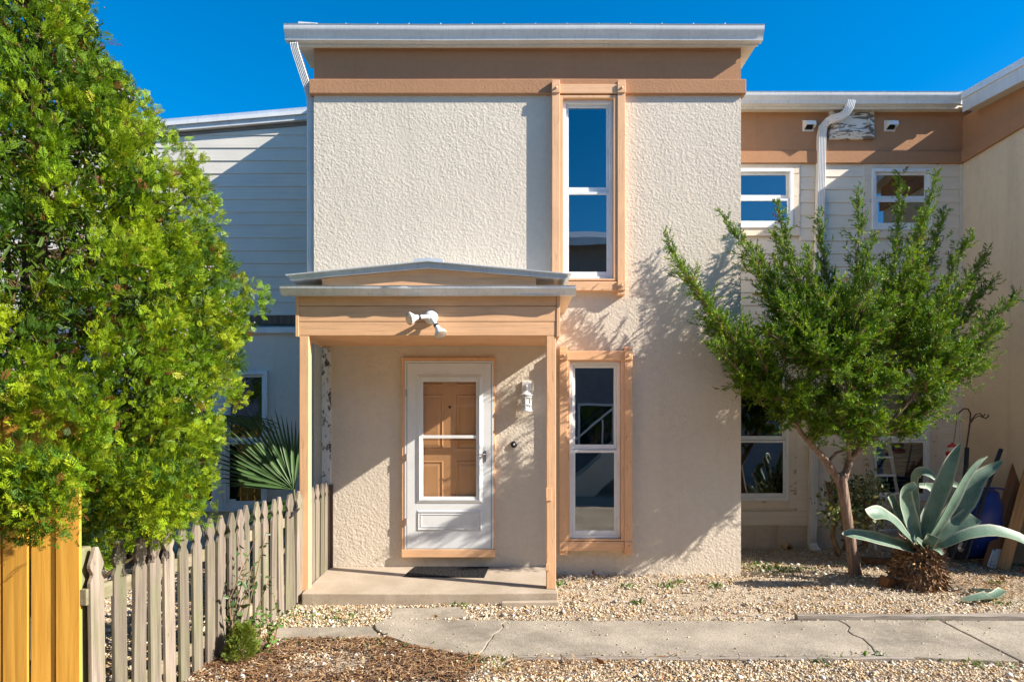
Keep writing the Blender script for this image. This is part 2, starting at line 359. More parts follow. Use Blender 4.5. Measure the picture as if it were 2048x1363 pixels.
# numpy scatter: many copies of small prototype meshes joined into one
def scatter(name, protos, which, pos, zdir, roll, scale, col, mat, parent=None, **kw):
    pos = np.asarray(pos, float); N = len(pos); zdir = np.asarray(zdir, float); zdir = zdir / np.linalg.norm(zdir, axis=1, keepdims=True)
    scale = np.asarray(scale, float)
    if scale.ndim == 1: scale = np.repeat(scale[:, None], 3, 1)
    ref = np.where(np.abs(zdir[:, 2:3]) < .95, np.array([[0, 0, 1.]]), np.array([[0, 1., 0]]))
    u = np.cross(ref, zdir); u /= np.linalg.norm(u, axis=1, keepdims=True); w = np.cross(zdir, u)
    c, s_ = np.cos(roll)[:, None], np.sin(roll)[:, None]
    u, w = u * c + w * s_, -u * s_ + w * c
    VV, LL, LT, CC = [], [], [], []; base = 0
    for k, (pv, pf) in enumerate(protos):
        idx = np.nonzero(which == k)[0]
        if len(idx) == 0: continue
        pv = np.asarray(pv, float); pf = np.asarray(pf, int)
        lv = pv[None] * scale[idx][:, None, :]
        wv = pos[idx][:, None] + lv[..., 0:1] * u[idx][:, None] + lv[..., 1:2] * w[idx][:, None] + lv[..., 2:3] * zdir[idx][:, None]
        VV.append(wv.reshape(-1, 3)); nv = len(pv)
        ff = pf[None] + (np.arange(len(idx)) * nv)[:, None, None] + base
        LL.append(ff.reshape(-1)); LT.append(np.full(len(idx) * len(pf), pf.shape[1]))
        CC.append(np.repeat(np.asarray(col)[idx], nv, 0)); base += nv * len(idx)
    V = np.concatenate(VV); L = np.concatenate(LL); T = np.concatenate(LT); C = np.concatenate(CC)
    me = bpy.data.meshes.new(name); me.vertices.add(len(V)); me.vertices.foreach_set('co', V.astype(np.float32).ravel())
    me.loops.add(len(L)); me.loops.foreach_set('vertex_index', L.astype(np.int32))
    me.polygons.add(len(T)); me.polygons.foreach_set('loop_start', (np.cumsum(T) - T).astype(np.int32)); me.polygons.foreach_set('loop_total', T.astype(np.int32))
    me.update(calc_edges=True)
    a = me.color_attributes.new('Col', 'FLOAT_COLOR', 'POINT'); a.data.foreach_set('color', np.concatenate([C, np.ones((len(C), 1))], 1).astype(np.float32).ravel())
    if kw.pop('smooth', False): me.polygons.foreach_set('use_smooth', np.ones(len(T), bool))
    me.materials.append(MT[mat]); o = bpy.data.objects.new(name, me); COL.objects.link(o)
    setp(o, parent); tag(o, **kw); return o
def colmix(cols, weights, N, var=.18):
    cols = np.array(cols); i = rng.choice(len(cols), N, p=np.array(weights) / sum(weights)); return cols[i] * (1 + rng.uniform(-var, var, (N, 1)))
def rdir(N): d = rng.normal(size=(N, 3)); return d / np.linalg.norm(d, axis=1, keepdims=True)
# ------------------------------------------------------------------ ground
def axis_pts(lo, hi, step, far): return [-far, -60, -25, -12] + list(np.arange(lo, hi + 1e-6, step)) + [12, 25, 60, far]
gx = axis_pts(-9, 9, .25, 400); gy = axis_pts(-9, 4, .25, 400)
mb = MB(); nx = len(gx)
for y in gy:
    for x in gx:
        near = abs(x) < 9.1 and -9.1 < y < 4.1
        mb.v.append((x, y, (gz(x, y) if -9.1 < y else -.082) + (.008 * math.sin(x * 3.1 + y * 1.7) * math.sin(y * 4.3 - x) if near else 0) - .012))
for j in range(len(gy) - 1):
    for i in range(nx - 1): mb.f.append((j * nx + i, j * nx + i + 1, (j + 1) * nx + i + 1, (j + 1) * nx + i))
mb.build('ground', 'soil', smooth=True, kind='structure')

# concrete path: slabs parted by cracks and a slanted joint
path = thing('sidewalk', (0, -1.9, -.1), kind='structure')
YB, YF = -1.495, -2.395
def gp(px, py, z=-.07):
    d = (E - z) * F / (py - HY); return ((px - 1024) * d / F, d - D)
def jag(a, b, n, amp, seed):
    r = random.Random(seed); out = []
    for i in range(n + 1):
        t_ = i / n; k = 0 if i in (0, n) else r.uniform(-amp, amp)
        out.append((a[0] + (b[0] - a[0]) * t_ + k, a[1] + (b[1] - a[1]) * t_))
    return out
c1 = jag(gp(1014, 1240), gp(955, 1309), 9, .025, 1); c2 = jag(gp(1676, 1240), gp(1762, 1311), 9, .03, 2); c3 = jag(gp(1880, 1240), gp(2042, 1322), 4, .004, 3)
def off(pts, d): return [(x + d, y) for x, y in pts]
left = [gp(772, 1237), gp(748, 1247), gp(752, 1258), gp(775, 1272), gp(820, 1287), gp(880, 1301)]
def slab(poly, z0=-.2, z1=-.066, name='paving_slab', mat='concrete', parent=path, bevel=.008):
    js = .3 if mat == 'concrete_warm' else 1.0
    # subdivide outline edges for a slightly uneven, worn rim
    out = []
    r = random.Random(int(abs(poly[0][0]) * 1000))
    for i, p in enumerate(poly):
        q = poly[(i + 1) % len(poly)]; L = math.hypot(q[0] - p[0], q[1] - p[1]); n = max(1, int(L / .09))
        for k in range(n):
            t_ = k / n; out.append((p[0] + (q[0] - p[0]) * t_ + (r.uniform(-.005, .005) * js if k else 0), p[1] + (q[1] - p[1]) * t_ + (r.uniform(-.006, .006) * js if k else 0)))
    return MB().prism(out, 'z', z0, z1).build(name, mat, parent, bevel=bevel)
slab(left + off(c1, -.003)[::-1])
slab(off(c1, .003) + off(c2, -.003)[::-1], z1=-.068)
slab(off(c2, .003) + off(c3, -.012)[::-1], z1=-.065)
slab(off(c3, .012) + [(6.5, YF - .06), (6.5, YB)], z1=-.069)
slab([gp(545, 1254, -.08), gp(742, 1251, -.08), gp(766, 1277, -.08), gp(552, 1276, -.08)], z1=-.079)
slab([gp(782, 1216, -.08), gp(925, 1213, -.08), gp(936, 1226, -.08), gp(930, 1235, -.08), gp(780, 1238, -.08)], z1=-.075)

# porch slab with a ledge at its right front
porch_slab = thing('porch_floor', (-.8, -.5, -.1), kind='structure')
PS = .05
slab([(-2.0, -.004), (-2.0, -.97), (-1.2, -.985), (-.4, -.975), (.44, -.945), (.44, -.004)], -.25, PS, 'concrete_slab', 'concrete_warm', porch_slab, .012)
for v in bpy.data.objects['concrete_slab'].data.vertices:
    if v.co.z > 0: v.co.z = .085 + .05 * v.co.y
slab([(-.10, -.99), (.445, -.957), (.445, -1.03), (-.10, -1.05)], -.25, -.03, 'concrete_ledge', 'concrete_warm', porch_slab, .008)

# ------------------------------------------------------------------ building helpers
def ring(mb, x0, x1, z0, z1, w, y0, y1, wb=None, wt=None):
    wb = w if wb is None else wb; wt = w if wt is None else wt
    mb.box(x0, x0 + w, y0, y1, z0, z1); mb.box(x1 - w, x1, y0, y1, z0, z1)
    mb.box(x0 + w, x1 - w, y0, y1, z0, z0 + wb); mb.box(x0 + w, x1 - w, y0, y1, z1 - wt, z1); return mb
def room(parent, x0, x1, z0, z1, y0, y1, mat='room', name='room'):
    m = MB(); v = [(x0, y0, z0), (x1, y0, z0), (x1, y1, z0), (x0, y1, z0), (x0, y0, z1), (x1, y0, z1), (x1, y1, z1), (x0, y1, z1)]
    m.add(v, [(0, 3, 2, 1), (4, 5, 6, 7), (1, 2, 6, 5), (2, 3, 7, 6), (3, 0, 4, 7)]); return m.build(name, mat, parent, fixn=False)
def window(parent, x0, x1, z0, z1, y, rail, fw=.05, sw=.032, gl='glass', deep=True, blinds=None):
    """double-hung window: frame (part) with two sashes and two panes"""
    f = ring(MB(), x0, x1, z0, z1, fw, y, y + .07).build('window', 'white', parent, bevel=.004)
    i0, i1, j0, j1 = x0 + fw, x1 - fw, z0 + fw, z1 - fw
    ring(MB(), i0 + .001, i1 - .001, rail - .002, j1 - .001, sw, y + .035, y + .065, wb=.055).build('sash', 'white', f, bevel=.003)
    ring(MB(), i0 + .001, i1 - .001, j0 + .001, rail - .006, sw, y + .008, y + .033, wb=.05, wt=.03).build('sash', 'white', f, bevel=.003)
    MB().box(i0 + sw, i1 - sw, y + .048, y + .052, rail + .053, j1 - sw).build('pane', gl, f)
    MB().box(i0 + sw, i1 - sw, y + .018, y + .022, j0 + .05, rail - .036).build('pane', gl, f)
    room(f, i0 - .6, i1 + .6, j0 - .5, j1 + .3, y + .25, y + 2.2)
    if blinds:
        zb = j0 + .1; k = 0
        while zb < j1:
            if k == 0: sl = MB().box(i0 + .02, i1 - .02, y + .10, y + .122, zb, zb + .02).build('blind_slat', 'white', f, loc=((i0 + i1) / 2, y + .11, zb)); sl.rotation_euler = (.9, 0, 0)
            else: share(sl, ((i0 + i1) / 2, y + .11, zb), f)
            zb += .055; k += 1
    return f
def kgutter(name, x0, x1, yb, zt, parent, mat='gutter', dep=.125, h=.125, n=1, sag=None):
    """ogee eaves gutter along x with its back at yb and its lip at zt"""
    pr = [(0, 0), (0, -h), (-dep * .62, -h), (-dep * .66, -h * .82), (-dep * .80, -h * .55), (-dep * .93, -h * .42), (-dep, -h * .25), (-dep, 0), (-dep - .006, .006), (-dep + .012, .008), (-dep + .012, -.01)]
    m = MB(); N = n; xs = [x0 + (x1 - x0) * i / N for i in range(N + 1)]; k = len(pr)
    for i, x in enumerate(xs):
        dz = sag(x) if sag else (0, 0)
        m.v += [(x, yb + a + (dz[1] if j > 2 else 0), zt + b + dz[0]) for j, (a, b) in enumerate(pr)]
    for i in range(N):
        for j in range(k - 1): m.f.append((i * k + j, i * k + j + 1, (i + 1) * k + j + 1, (i + 1) * k + j))
    m.f.append(tuple(range(7))[::-1] + ()); m.f.append(tuple(N * k + j for j in range(8)))
    return m.build(name, mat, parent, smooth=True, sharp=30)
def dspout(name, pts, parent, w=.085, t_=.06, mat='gutter', rib=True):
    """rectangular downspout swept along points in one vertical plane facing the viewer"""
    m = MB(); P = [Vector(p) for p in pts]
    prof = []
    nr = 5
    for i in range(nr):                       # ribbed front
        a = -w / 2 + w * i / nr; prof += [(a + .003, 0), (a + w / nr * .5, -.006), (a + w / nr - .003, 0)]
    prof += [(w / 2, t_), (-w / 2, t_)]
    n = len(prof)
    for i, p in enumerate(P):
        d = (P[min(i + 1, len(P) - 1)] - P[max(i - 1, 0)]).normalized()
        side = Vector((-d.z, 0, d.x)) if abs(d.x) + abs(d.z) > .01 else Vector((1, 0, 0)); side.normalize()
        if side.x < 0: side = -side
        nrm = d.cross(side); nrm = nrm if nrm.y > 0 else -nrm
        for a, b in prof: m.v.append(tuple(p + side * a + nrm * b))
    for i in range(len(P) - 1):
        for k in range(n): m.f.append((i * n + k, i * n + (k + 1) % n, (i + 1) * n + (k + 1) % n, (i + 1) * n + k))
    m.f += [tuple(range(n))[::-1], tuple((len(P) - 1) * n + k for k in range(n))]
    return m.build(name, mat, parent, smooth=True, sharp=25)
def lap(parent, mat, x0, x1, z0, z1, y, holes=(), pitch=.172, clip=None, name='siding_board'):
    """lap siding: every board of every course is an object, cut round the openings"""
    z = z0; made = {}
    while z < z1 - .02:
        zt = min(z + pitch, z1)
        segs = [(x0, x1)]
        for h in holes:
            if h[2] < zt - .01 and h[3] > z + .01:
                ns = []
                for a, b in segs:
                    if h[0] > a + .01: ns.append((a, min(b, h[0])))
                    if h[1] < b - .01: ns.append((max(a, h[1]), b))
                segs = [s_ for s_ in ns if s_[1] - s_[0] > .02]
        for a, b in segs:
            poly = [(a, z), (b, z), (b, zt), (a, zt)]
            if clip:
                out = []
                for i in range(4):
                    p, q = poly[i], poly[(i + 1) % 4]; fp, fq = clip(p[0]) - p[1], clip(q[0]) - q[1]
                    if fp >= 0: out.append(p)
                    if (fp >= 0) != (fq >= 0): u = fp / (fp - fq); out.append((p[0] + (q[0] - p[0]) * u, p[1] + (q[1] - p[1]) * u))
                poly = out
                if len(poly) < 3: continue
            key = (round(b - a, 3), round(zt - z, 3)) if not clip else None
            if key in made and key: share(made[key], (a, y, z), parent)
            else:
                m = MB().prism([(p[0] - a, p[1] - z) for p in poly], 'y', 0, .02)
                m.v = [(v[0], (v[1] if v[1] > 0 else -.014 + v[2] / pitch * .011), v[2]) for v in m.v]
                o = m.build(name, mat, None, bevel=.0015); o.location = (a, y, z); setp(o, parent)
                if key: made[key] = o
        z += pitch
def wedge_roof(m, x0, x1, y0, y1, z0, slope, th):
    a = z0; b = z0 + slope * (y1 - y0)
    m.add([(x0, y0, a), (x1, y0, a), (x1, y1, b), (x0, y1, b), (x0, y0, a + th), (x1, y0, a + th), (x1, y1, b + th), (x0, y1, b + th)],
          [(0, 3, 2, 1), (4, 5, 6, 7), (0, 1, 5, 4), (1, 2, 6, 5), (2, 3, 7, 6), (3, 0, 4, 7)]); return m

# ------------------------------------------------------------------ central townhouse
TL, TR = -2.176, 2.515
house = thing('townhouse', (.2, 1, 0), 'cream stucco two storey townhouse block with peach porch and white storm door', 'house')
UW = (xa(1125, 0), xa(1225, 0), za(560, 0), za(203, 0)); LW = (xa(1138, 0), xa(1240, 0), za(1075, 0), za(723, 0))
DR = (xa(815, 0) - .025, xa(983, 0) + .025, za(1096, 0), za(722, 0))
ZB0, ZB1, ZS = 5.255, 5.415, 5.775
MB().wall(TL, TR, -.3, ZB0, [UW, LW, DR], 0, .2).build('front_wall', 'stucco', house)
MB().box(TL, TR, .003, .2, ZB0, ZS + .02).build('upper_wall', 'brown', house)
for x0, x1 in ((TL, TL + .2), (TR - .2, TR)):
    MB().box(x0, x1, .2, 4.2, -.3, 5.9).build('side_wall', 'stucco', house)
MB().box(TL, TR, 4.0, 4.2, -.3, 6.0).build('back_wall', 'stucco', house)
MB().box(TL - .045, TR + .045, -.04, .12, ZB0, ZB1).build('belt_course', 'brown', house, bevel=.008)
# roof
box('soffit', 'soffit', house, TL - .16, TR + .15, -.06, .4, ZS, ZS + .02, 0)
box('fascia', 'gutter', house, TL - .17, TR + .16, -.080, -.061, ZS - .025, ZS + .135, .003)
m = wedge_roof(MB(), TL - .16, TR + .15, -.06, 4.4, ZS + .022, .12, .11); rf = m.build('roof', 'roof_metal', house)
box('drip_edge', 'white_metal', rf, TL - .165, TR + .155, -.12, .05, ZS + .150, ZS + .158, 0)
kgutter('gutter', TL - .265, TR + .185, -.081, ZS + .138, house, n=6, dep=.11, h=.14, sag=lambda x: (.004 * math.sin(x * 2), 0))
for i in range(14):
    x = TL + .05 + i * .34
    p = MB().prism([(-.012, 0), (.012, 0), (.004, .03), (-.004, .03)], 'y', 0, .9).build('roof_rib', 'white_metal', rf, loc=(0, 0, 0)) if i == 0 else share(p, (0, 0, 0), rf)
    p.location = (x, -.15, ZS + .152)
# bent corner flashing on the roof's left end
m = MB(); q = [(TL - .13, -.13, ZS + .155), (TL + .08, -.13, ZS + .155), (TL + .20, -.02, ZS + .17), (TL - .13, -.13, ZS + .21), (TL + .07, -.13, ZS + .195), (TL - .13, .2, ZS + .2), (TL + .2, .2, ZS + .2)]
m.add(q, [(0, 1, 4, 3), (1, 2, 4), (3, 4, 6, 5), (4, 2, 6)]).build('corner_flashing', 'white_metal', rf, fixn=False).modifiers.new('solid', 'SOLIDIFY').thickness = .003
# left downspout
dx = TL - .05
pp = [(TL - .175, -.14, ZS - .02), (TL - .17, -.12, ZS - .08), (dx - .03, .03, ZS - .42), (dx - .004, .045, ZS - .52), (dx, .045, ZS - .6), (dx, .045, 3.2), (dx + .0, .045, 1.2), (dx + .0, .045, .02)]
dspout('downspout', pp, house, w=.088)
box('downspout_strap', 'gutter', house, dx - .042, dx + .046, .033, .107, 5.10, 5.115, .001)
# corner board
box('corner_board', 'white_old', house, -2.085, -1.985, -.022, -.001, PS, 2.48, .003)

# tall windows with bolted peach timber surrounds
def surround(parent, px0, px1, ptop, pbot, pb0, pb1, stub=.045, p=.085):
    x0, x1 = xa(px0, 0), xa(px1, 0); z0, z1 = za(pbot, 0), za(ptop, 0); w = .085; tw = .10
    par = thing_part = box('window_surround', 'trim', parent, x0, x0 + w, -p, -.002, z0 - stub, z1 + stub, .004)
    box('timber', 'trim', par, x1 - w, x1, -p, -.002, z0 - stub, z1 + stub, .004)
    box('timber', 'trim_h', par, x0 + w + .001, x1 - w - .001, -p + .004, -.002, z1 - tw, z1, .004)
    box('timber', 'trim_h', par, x0 + w + .001, x1 - w - .001, -p + .004, -.002, z0, z0 + tw, .004)
    for z in (z1 - tw / 2, z0 + tw / 2):
        for x in (x0 + w / 2, x1 - w / 2):
            box('face_block', 'trim_h', par, x - w / 2 - .002, x + w / 2 + .002, -p - .014, -p - .0005, z - tw / 2, z + tw / 2, .004)
            MB().lathe((x + .004, -p - .013, z), (0, -1, 0), [(0, .014), (.008, .014), (.016, .007), (.017, .001)], 10).build('bolt', 'trim', par, smooth=True)
    return par
surround(house, 1103, 1248, 176, 584, 0, 0); surround(house, 1118, 1262, 703, 1098, 0, 0)
for (h, rail) in ((UW, za(384, 0)), (LW, za(898, 0))):
    # inner jamb lining between timber surround and window
    m = MB(); ring(m, h[0] - .035, h[1] + .035, h[2] - .02, h[3] + .03, .034, -.075, -.001, wb=.019, wt=.029); m.build('window_jamb', 'trim', house, bevel=.002)
    window(house, h[0] + .001, h[1] - .001, h[2] + .001, h[3] - .001, -.03, rail, fw=.035, sw=.03)

# storm door in its peach frame, panelled door behind it
m = MB(); xo0, xo1 = xa(805, 0), xa(990, 0); zo0, zo1 = za(1112, 0), za(716, 0)
m.box(xo0, DR[0], -.045, .1, za(1095, 0), zo1); m.box(DR[1], xo1, -.045, .1, za(1095, 0), zo1); m.box(DR[0], DR[1], -.045, .1, DR[3], zo1)
m.build('door_frame', 'trim', house, bevel=.004)
box('door_sill', 'trim_h', house, xo0 - .002, xo1 + .002, -.06, .1, zo0, za(1096, 0) - .001, .005)
dx0, dx1, dz0, dz1 = xa(815, 0), xa(983, 0), za(1094, 0), za(727, 0)
ring(MB(), DR[0] + .001, DR[1] - .001, DR[2] + .001, DR[3] - .001, .022, -.05, .02, wb=.006).build('door_jamb', 'white_door', house, bevel=.002)
gx0, gx1, gz0, gz1 = xa(845, 0), xa(955, 0), za(995, 0), za(761, 0)
sd = MB().wall(dx0 + .004, dx1 - .004, dz0, dz1, [(gx0, gx1, gz0, gz1)], -.052, .035).build('storm_door', 'white_door', house, bevel=.003)
def bevring(m, x0, x1, z0, z1, w, yo, yi):
    """sloped moulding: outer rim at depth yo, inner rim at yi"""
    o = [(x0, yo, z0), (x1, yo, z0), (x1, yo, z1), (x0, yo, z1)]; i = [(x0 + w, yi, z0 + w), (x1 - w, yi, z0 + w), (x1 - w, yi, z1 - w), (x0 + w, yi, z1 - w)]
    b = [(a, -.02, c_) for a, _, c_ in o]; bi = [(a, -.02, c_) for a, _, c_ in i]
    m.add(o + i + b + bi, [(k, (k + 1) % 4, 4 + (k + 1) % 4, 4 + k) for k in range(4)] + [(k, 8 + k, 8 + (k + 1) % 4, (k + 1) % 4) for k in range(4)] + [(4 + k, 4 + (k + 1) % 4, 12 + (k + 1) % 4, 12 + k) for k in range(4)]); return m
bevring(MB(), gx0 - .06, gx1 + .06, gz0 - .05, gz1 + .06, .035, -.056, -.068).build('glass_moulding', 'white_door', sd)
ring(MB(), gx0 - .001, gx1 + .001, gz0 - .001, gz1 + .001, .014, -.05, -.02, wb=.02).build('glass_frame', 'white', sd)
zr = za(875, 0)
box('meeting_rail', 'white', sd, gx0 + .014, gx1 - .014, -.048, -.03, zr - .006, zr + .028, .003)
box('track_line', 'black_plastic', sd, gx0 + .014, gx1 - .014, -.046, -.034, zr - .022, zr - .014, 0)
box('glass_pane', 'glass_clear', sd, gx0 + .014, gx1 - .014, -.038, -.034, zr + .028, gz1 - .014, 0)
box('glass_pane', 'glass_clear', sd, gx0 + .014, gx1 - .014, -.042, -.038, gz0 + .02, zr - .022, 0)
bx0, bx1, bz0, bz1 = xa(835, 0), xa(965, 0), za(1060, 0), za(1018, 0)
bevring(MB(), bx0, bx1, bz0, bz1, .02, -.0525, -.062).build('kick_panel_moulding', 'white_door', sd)
bevring(MB(), bx0 + .035, bx1 - .035, bz0 + .035, bz1 - .035, .012, -.0525, -.058).build('kick_panel', 'white_door', sd)
for z in (.55, 1.25, 1.95):
    MB().lathe((dx0 - .004, -.058, z), (0, 0, 1), [(0, .008), (.075, .008)], 8).build('hinge', 'nickel', sd)
hx, hz = xa(970.5, 0), za(911, 0)
MB().prism([(hx + .014 * math.cos(a), hz + (.05 if math.sin(a) > 0 else -.05) + .014 * math.sin(a)) for a in np.linspace(0, 2 * math.pi, 16, endpoint=False)], 'y', -.062, -.0525).build('handle_plate', 'nickel', sd, bevel=.002)
MB().tube([(hx, -.06, hz + .02), (hx, -.10, hz + .02), (hx - .03, -.105, hz + .018), (hx - .09, -.10, hz + .012)], [.008, .008, .007, .005], 8).build('handle', 'nickel', sd, smooth=True)
# inner six-panel door
di = box('entry_door', 'door_in', house, dx0 - .015, dx1 + .015, .03, .07, DR[2] + .01, dz1 + .02, .003)
for cx in (-.22, .22):
    for (a, b) in ((.30, .95), (1.07, 1.68), (1.78, 2.0)):
        mx = (dx0 + dx1) / 2 + cx
        o = [(mx - .15, .029, dz0 + a), (mx + .15, .029, dz0 + a), (mx + .15, .029, dz0 + b), (mx - .15, .029, dz0 + b)]
        def inset(w, y): return [(mx - .15 + w, y, dz0 + a + w), (mx + .15 - w, y, dz0 + a + w), (mx + .15 - w, y, dz0 + b - w), (mx - .15 + w, y, dz0 + b - w)]
        rr = [o, inset(.012, .018), inset(.028, .0292), inset(.06, .02)]
        m = MB(); m.v = [p for r_ in rr for p in r_]
        for k in range(3):
            for j in range(4): m.f.append((k * 4 + j, k * 4 + (j + 1) % 4, k * 4 + 4 + (j + 1) % 4, k * 4 + 4 + j))
        m.f.append((12, 13, 14, 15)); m.build('door_panel', 'door_in', di, fixn=False)
MB().lathe(((dx0 + dx1) / 2, .03, za(814, .1)), (0, -1, 0), [(0, .014), (.006, .014), (.007, .006)], 12).build('peephole', 'black_plastic', di)

# porch roof
PX0, PX1, PY = -2.095, .464, -.85
zbt, zbb = za(588, PY), za(672, PY)
bd = [za(588, PY), za(612, PY), za(643, PY), za(671, PY)]
bm_ = thing('porch_beam', (-.8, PY, 2.6)); setp(bm_, house); WM['porch_beam'] = Matrix.Translation((-.8, PY, 2.6))
bm_.location = (-.8, PY, 2.6); bm_.matrix_parent_inverse = world_mat(house).inverted()
for i in range(3):
    box('plank', 'trim_h', bm_, PX0 + .035, PX1 - .035, PY + (.004 if i == 0 else 0) + .002 * i, PY + .03, bd[i + 1] + .003, bd[i] - .002, .003)
box('end_board', 'trim', bm_, PX0, PX0 + .033, PY - .004, PY + .03, bd[3] - .01, bd[0], .003)
box('end_board', 'trim', bm_, PX1 - .033, PX1, PY - .004, PY + .03, bd[3] - .01, bd[0], .003)
for x0, x1 in ((PX0, PX0 + .03), (PX1 - .03, PX1)):
    box('side_board', 'trim', house, x0, x1, PY + .032, -.002, bd[3], bd[0], .003)
box('porch_ceiling', 'trim', house, PX0 + .031, PX1 - .031, PY + .031, -.002, bd[3] + .012, bd[3] + .03, 0)
# posts
for x0 in (-2.06, xa(1093, PY)):
    p = box('porch_post', 'trim', house, x0, x0 + .092, PY + .004, PY + .094, PS - .03 if x0 < 0 else PS - .005, bd[3] - .001, .005)
box('post_repair_block', 'trim', house, xa(1093, PY) - .006, xa(1093, PY) + .05, PY - .004, PY + .003, za(1001, PY), za(975, PY), .002)
box('post_repair_block', 'trim', house, xa(1093, PY) - .006, xa(1093, PY) + .03, PY - .004, PY + .003, za(1140, PY), za(1126, PY), .002)
# low gable roof of two metal sheets
rx, rz = xa(857, PY), za(538, PY); ex0, ex1 = xa(583, PY), xa(1134, PY); ez0, ez1 = za(562, PY), za(560, PY); th = .048
pr = MB()
y0, y1 = PY - .06, -.003
for (ax, az, bx, bz) in ((ex0, ez0, rx, rz), (rx, rz, ex1, ez1)):
    pr.prism([(ax, az), (bx, bz), (bx, bz + th), (ax, az + th)], 'y', y0, y1)
pr.v = pr.v
proof = pr.build('porch_roof', 'roof_metal', house)
cx0, cx1 = xa(829, PY), xa(887, PY)
MB().prism([(cx0, rz + .052), (rx, rz + .066), (cx1, rz + .050), (cx1, rz + .086), (rx, rz + .10), (cx0, rz + .088)], 'y', y0 + .02, y1).build('ridge_cap', 'roof_metal', proof)
MB().prism([(ex0 - .03, ez0 + th - .012), (rx, rz + th + .004), (ex1 + .03, ez1 + th - .012), (ex1 + .03, ez1 + th - .004), (rx, rz + th + .013), (ex0 - .03, ez0 + th - .004)], 'y', y0 - .03, y1).build('roof_sheet', 'roof_metal', proof)
MB().prism([(ex0 + .3, za(572, PY)), (ex1 - .3, za(572, PY)), (ex1 - .3, ez1 + .02), (rx, rz - .002), (ex0 + .3, ez0 + .02)], 'y', PY - .012, PY + .012).build('gable_board', 'trim_h', house)
def dent(x): return (.003 * math.sin(x * 1.3) - .006 * max(0, x), .006 * math.sin(x * 7.1) * math.sin(x * 2.3 + 1) - (.012 if abs(x + 1.1) < .09 else 0))
kgutter('porch_gutter', xa(557, PY - .14), xa(1153, PY - .14), PY - .012, za(570, PY - .14), house, 'gutter_old', dep=.10, h=.078, n=46, sag=dent)
m = MB(); m.add([(PX1, PY - .01, bd[0] + .02), (xa(1150, PY - .1), PY - .1, bd[0] + .02), (xa(1134, -.3), -.003, bd[0] - .02), (PX1, -.003, bd[0] - .02)], [(0, 1, 2, 3)]).build('eave_soffit', 'soffit', house, fixn=False).modifiers.new('s', 'SOLIDIFY').thickness = .01
m = MB(); m.add([(PX1 + .001, PY - .01, bd[0] + .03), (PX1 + .001, -.003, bd[0] + .03), (ex1 - .005, -.003, bd[0] + .09), (ex1 - .005, PY - .01, bd[0] + .09)], [(0, 1, 2, 3)]).build('eave_board', 'soffit', house, fixn=False).modifiers.new('s', 'SOLIDIFY').thickness = .01

# ------------------------------------------------------------------ recessed wing on the right
RY = 1.57
wing = thing('right_wing', (4.3, 2, 0), 'recessed cream lap sided wing with brown stucco band behind the juniper tree', 'house')
z51, z53 = 5.145, 5.30
wl, wr_ = 2.4, 6.05
W = [(2.72, xa(1585, RY), za(457, RY), za(338, RY)), (xa(1742, RY), xa(1862, RY), za(461, RY), za(338, RY)), (2.72, xa(1577, RY), za(1000, RY), 2.30), (xa(1740, RY), xa(1857, RY), za(1000, RY), 2.30)]
TRM = .10
holes = [(w[0] - TRM, w[1] + TRM, w[2] - TRM, (w[3] + .4 if i < 2 else w[3] + TRM)) for i, w in enumerate(W)]
MB().wall(wl, wr_ + .2, .3, z51, [tuple(h) for h in W], RY + .022, .15).build('sheathing', 'siding', wing)
lap(wing, 'siding', wl, wr_ - .06, .50, z51, RY, holes)
box('skirt_board', 'siding', wing, wl, wr_ - .02, RY - .012, RY + .02, .31, .498, .003)
MB().box(wl, wr_ + .1, RY - .0, RY + .2, -.3, .309).build('foundation_wall', 'stucco_base', wing)
MB().box(wl, wr_ + .1, RY - .015, RY + .2, z51, 5.85).build('upper_wall', 'brown', wing)
MB().box(wl, wr_ + .0, RY - .045, RY - .0155, z51 - .004, z53).build('belt_course', 'brown', wing, bevel=.006)
box('corner_board', 'siding', wing, wr_ - .058, wr_ - .021, RY - .02, RY + .02, .50, z51 - .006, .002)
for i, w in enumerate(W):
    m = MB(); top = (z51 - .004) - w[3] if i < 2 else TRM
    ring(m, w[0] - TRM, w[1] + TRM, w[2] - TRM, w[3] + min(top, TRM), TRM, RY - .016, RY + .02, wt=min(top, TRM)); m.build('window_board', 'trim_cream', wing, bevel=.003)
    window(wing, w[0] + .001, w[1] - .001, w[2] + .001, w[3] - .001, RY - .03, (w[2] + w[3]) / 2 + (0 if i < 2 else -.02), fw=.045, sw=.032, blinds=(i == 3))
box('soffit', 'soffit', wing, wl, 5.99, RY - .15, RY - .016, 5.83, 5.85, 0)
box('fascia', 'gutter', wing, wl, 5.86, RY - .17, RY - .151, 5.80, 5.95, .003)
kgutter('gutter', wl, 5.845, RY - .171, 5.955, wing, n=4)
wrf = wedge_roof(MB(), wl, 6.2, RY - .15, 5.5, 5.87, .1, .1).build('roof', 'roof_metal', wing)
box('drip_edge', 'white_metal', wrf, wl, 5.85, RY - .2, RY, 5.972, 5.984, 0)
for i in range(7):
    if i == 0: p = MB().prism([(-.01, 0), (.01, 0), (.003, .018), (-.003, .018)], 'y', 0, .6).build('roof_rib', 'white_metal', wrf)
    else: p = share(p, (0, 0, 0), wrf)
    p.location = (3.0 + i * .405, RY - .19, 5.984)
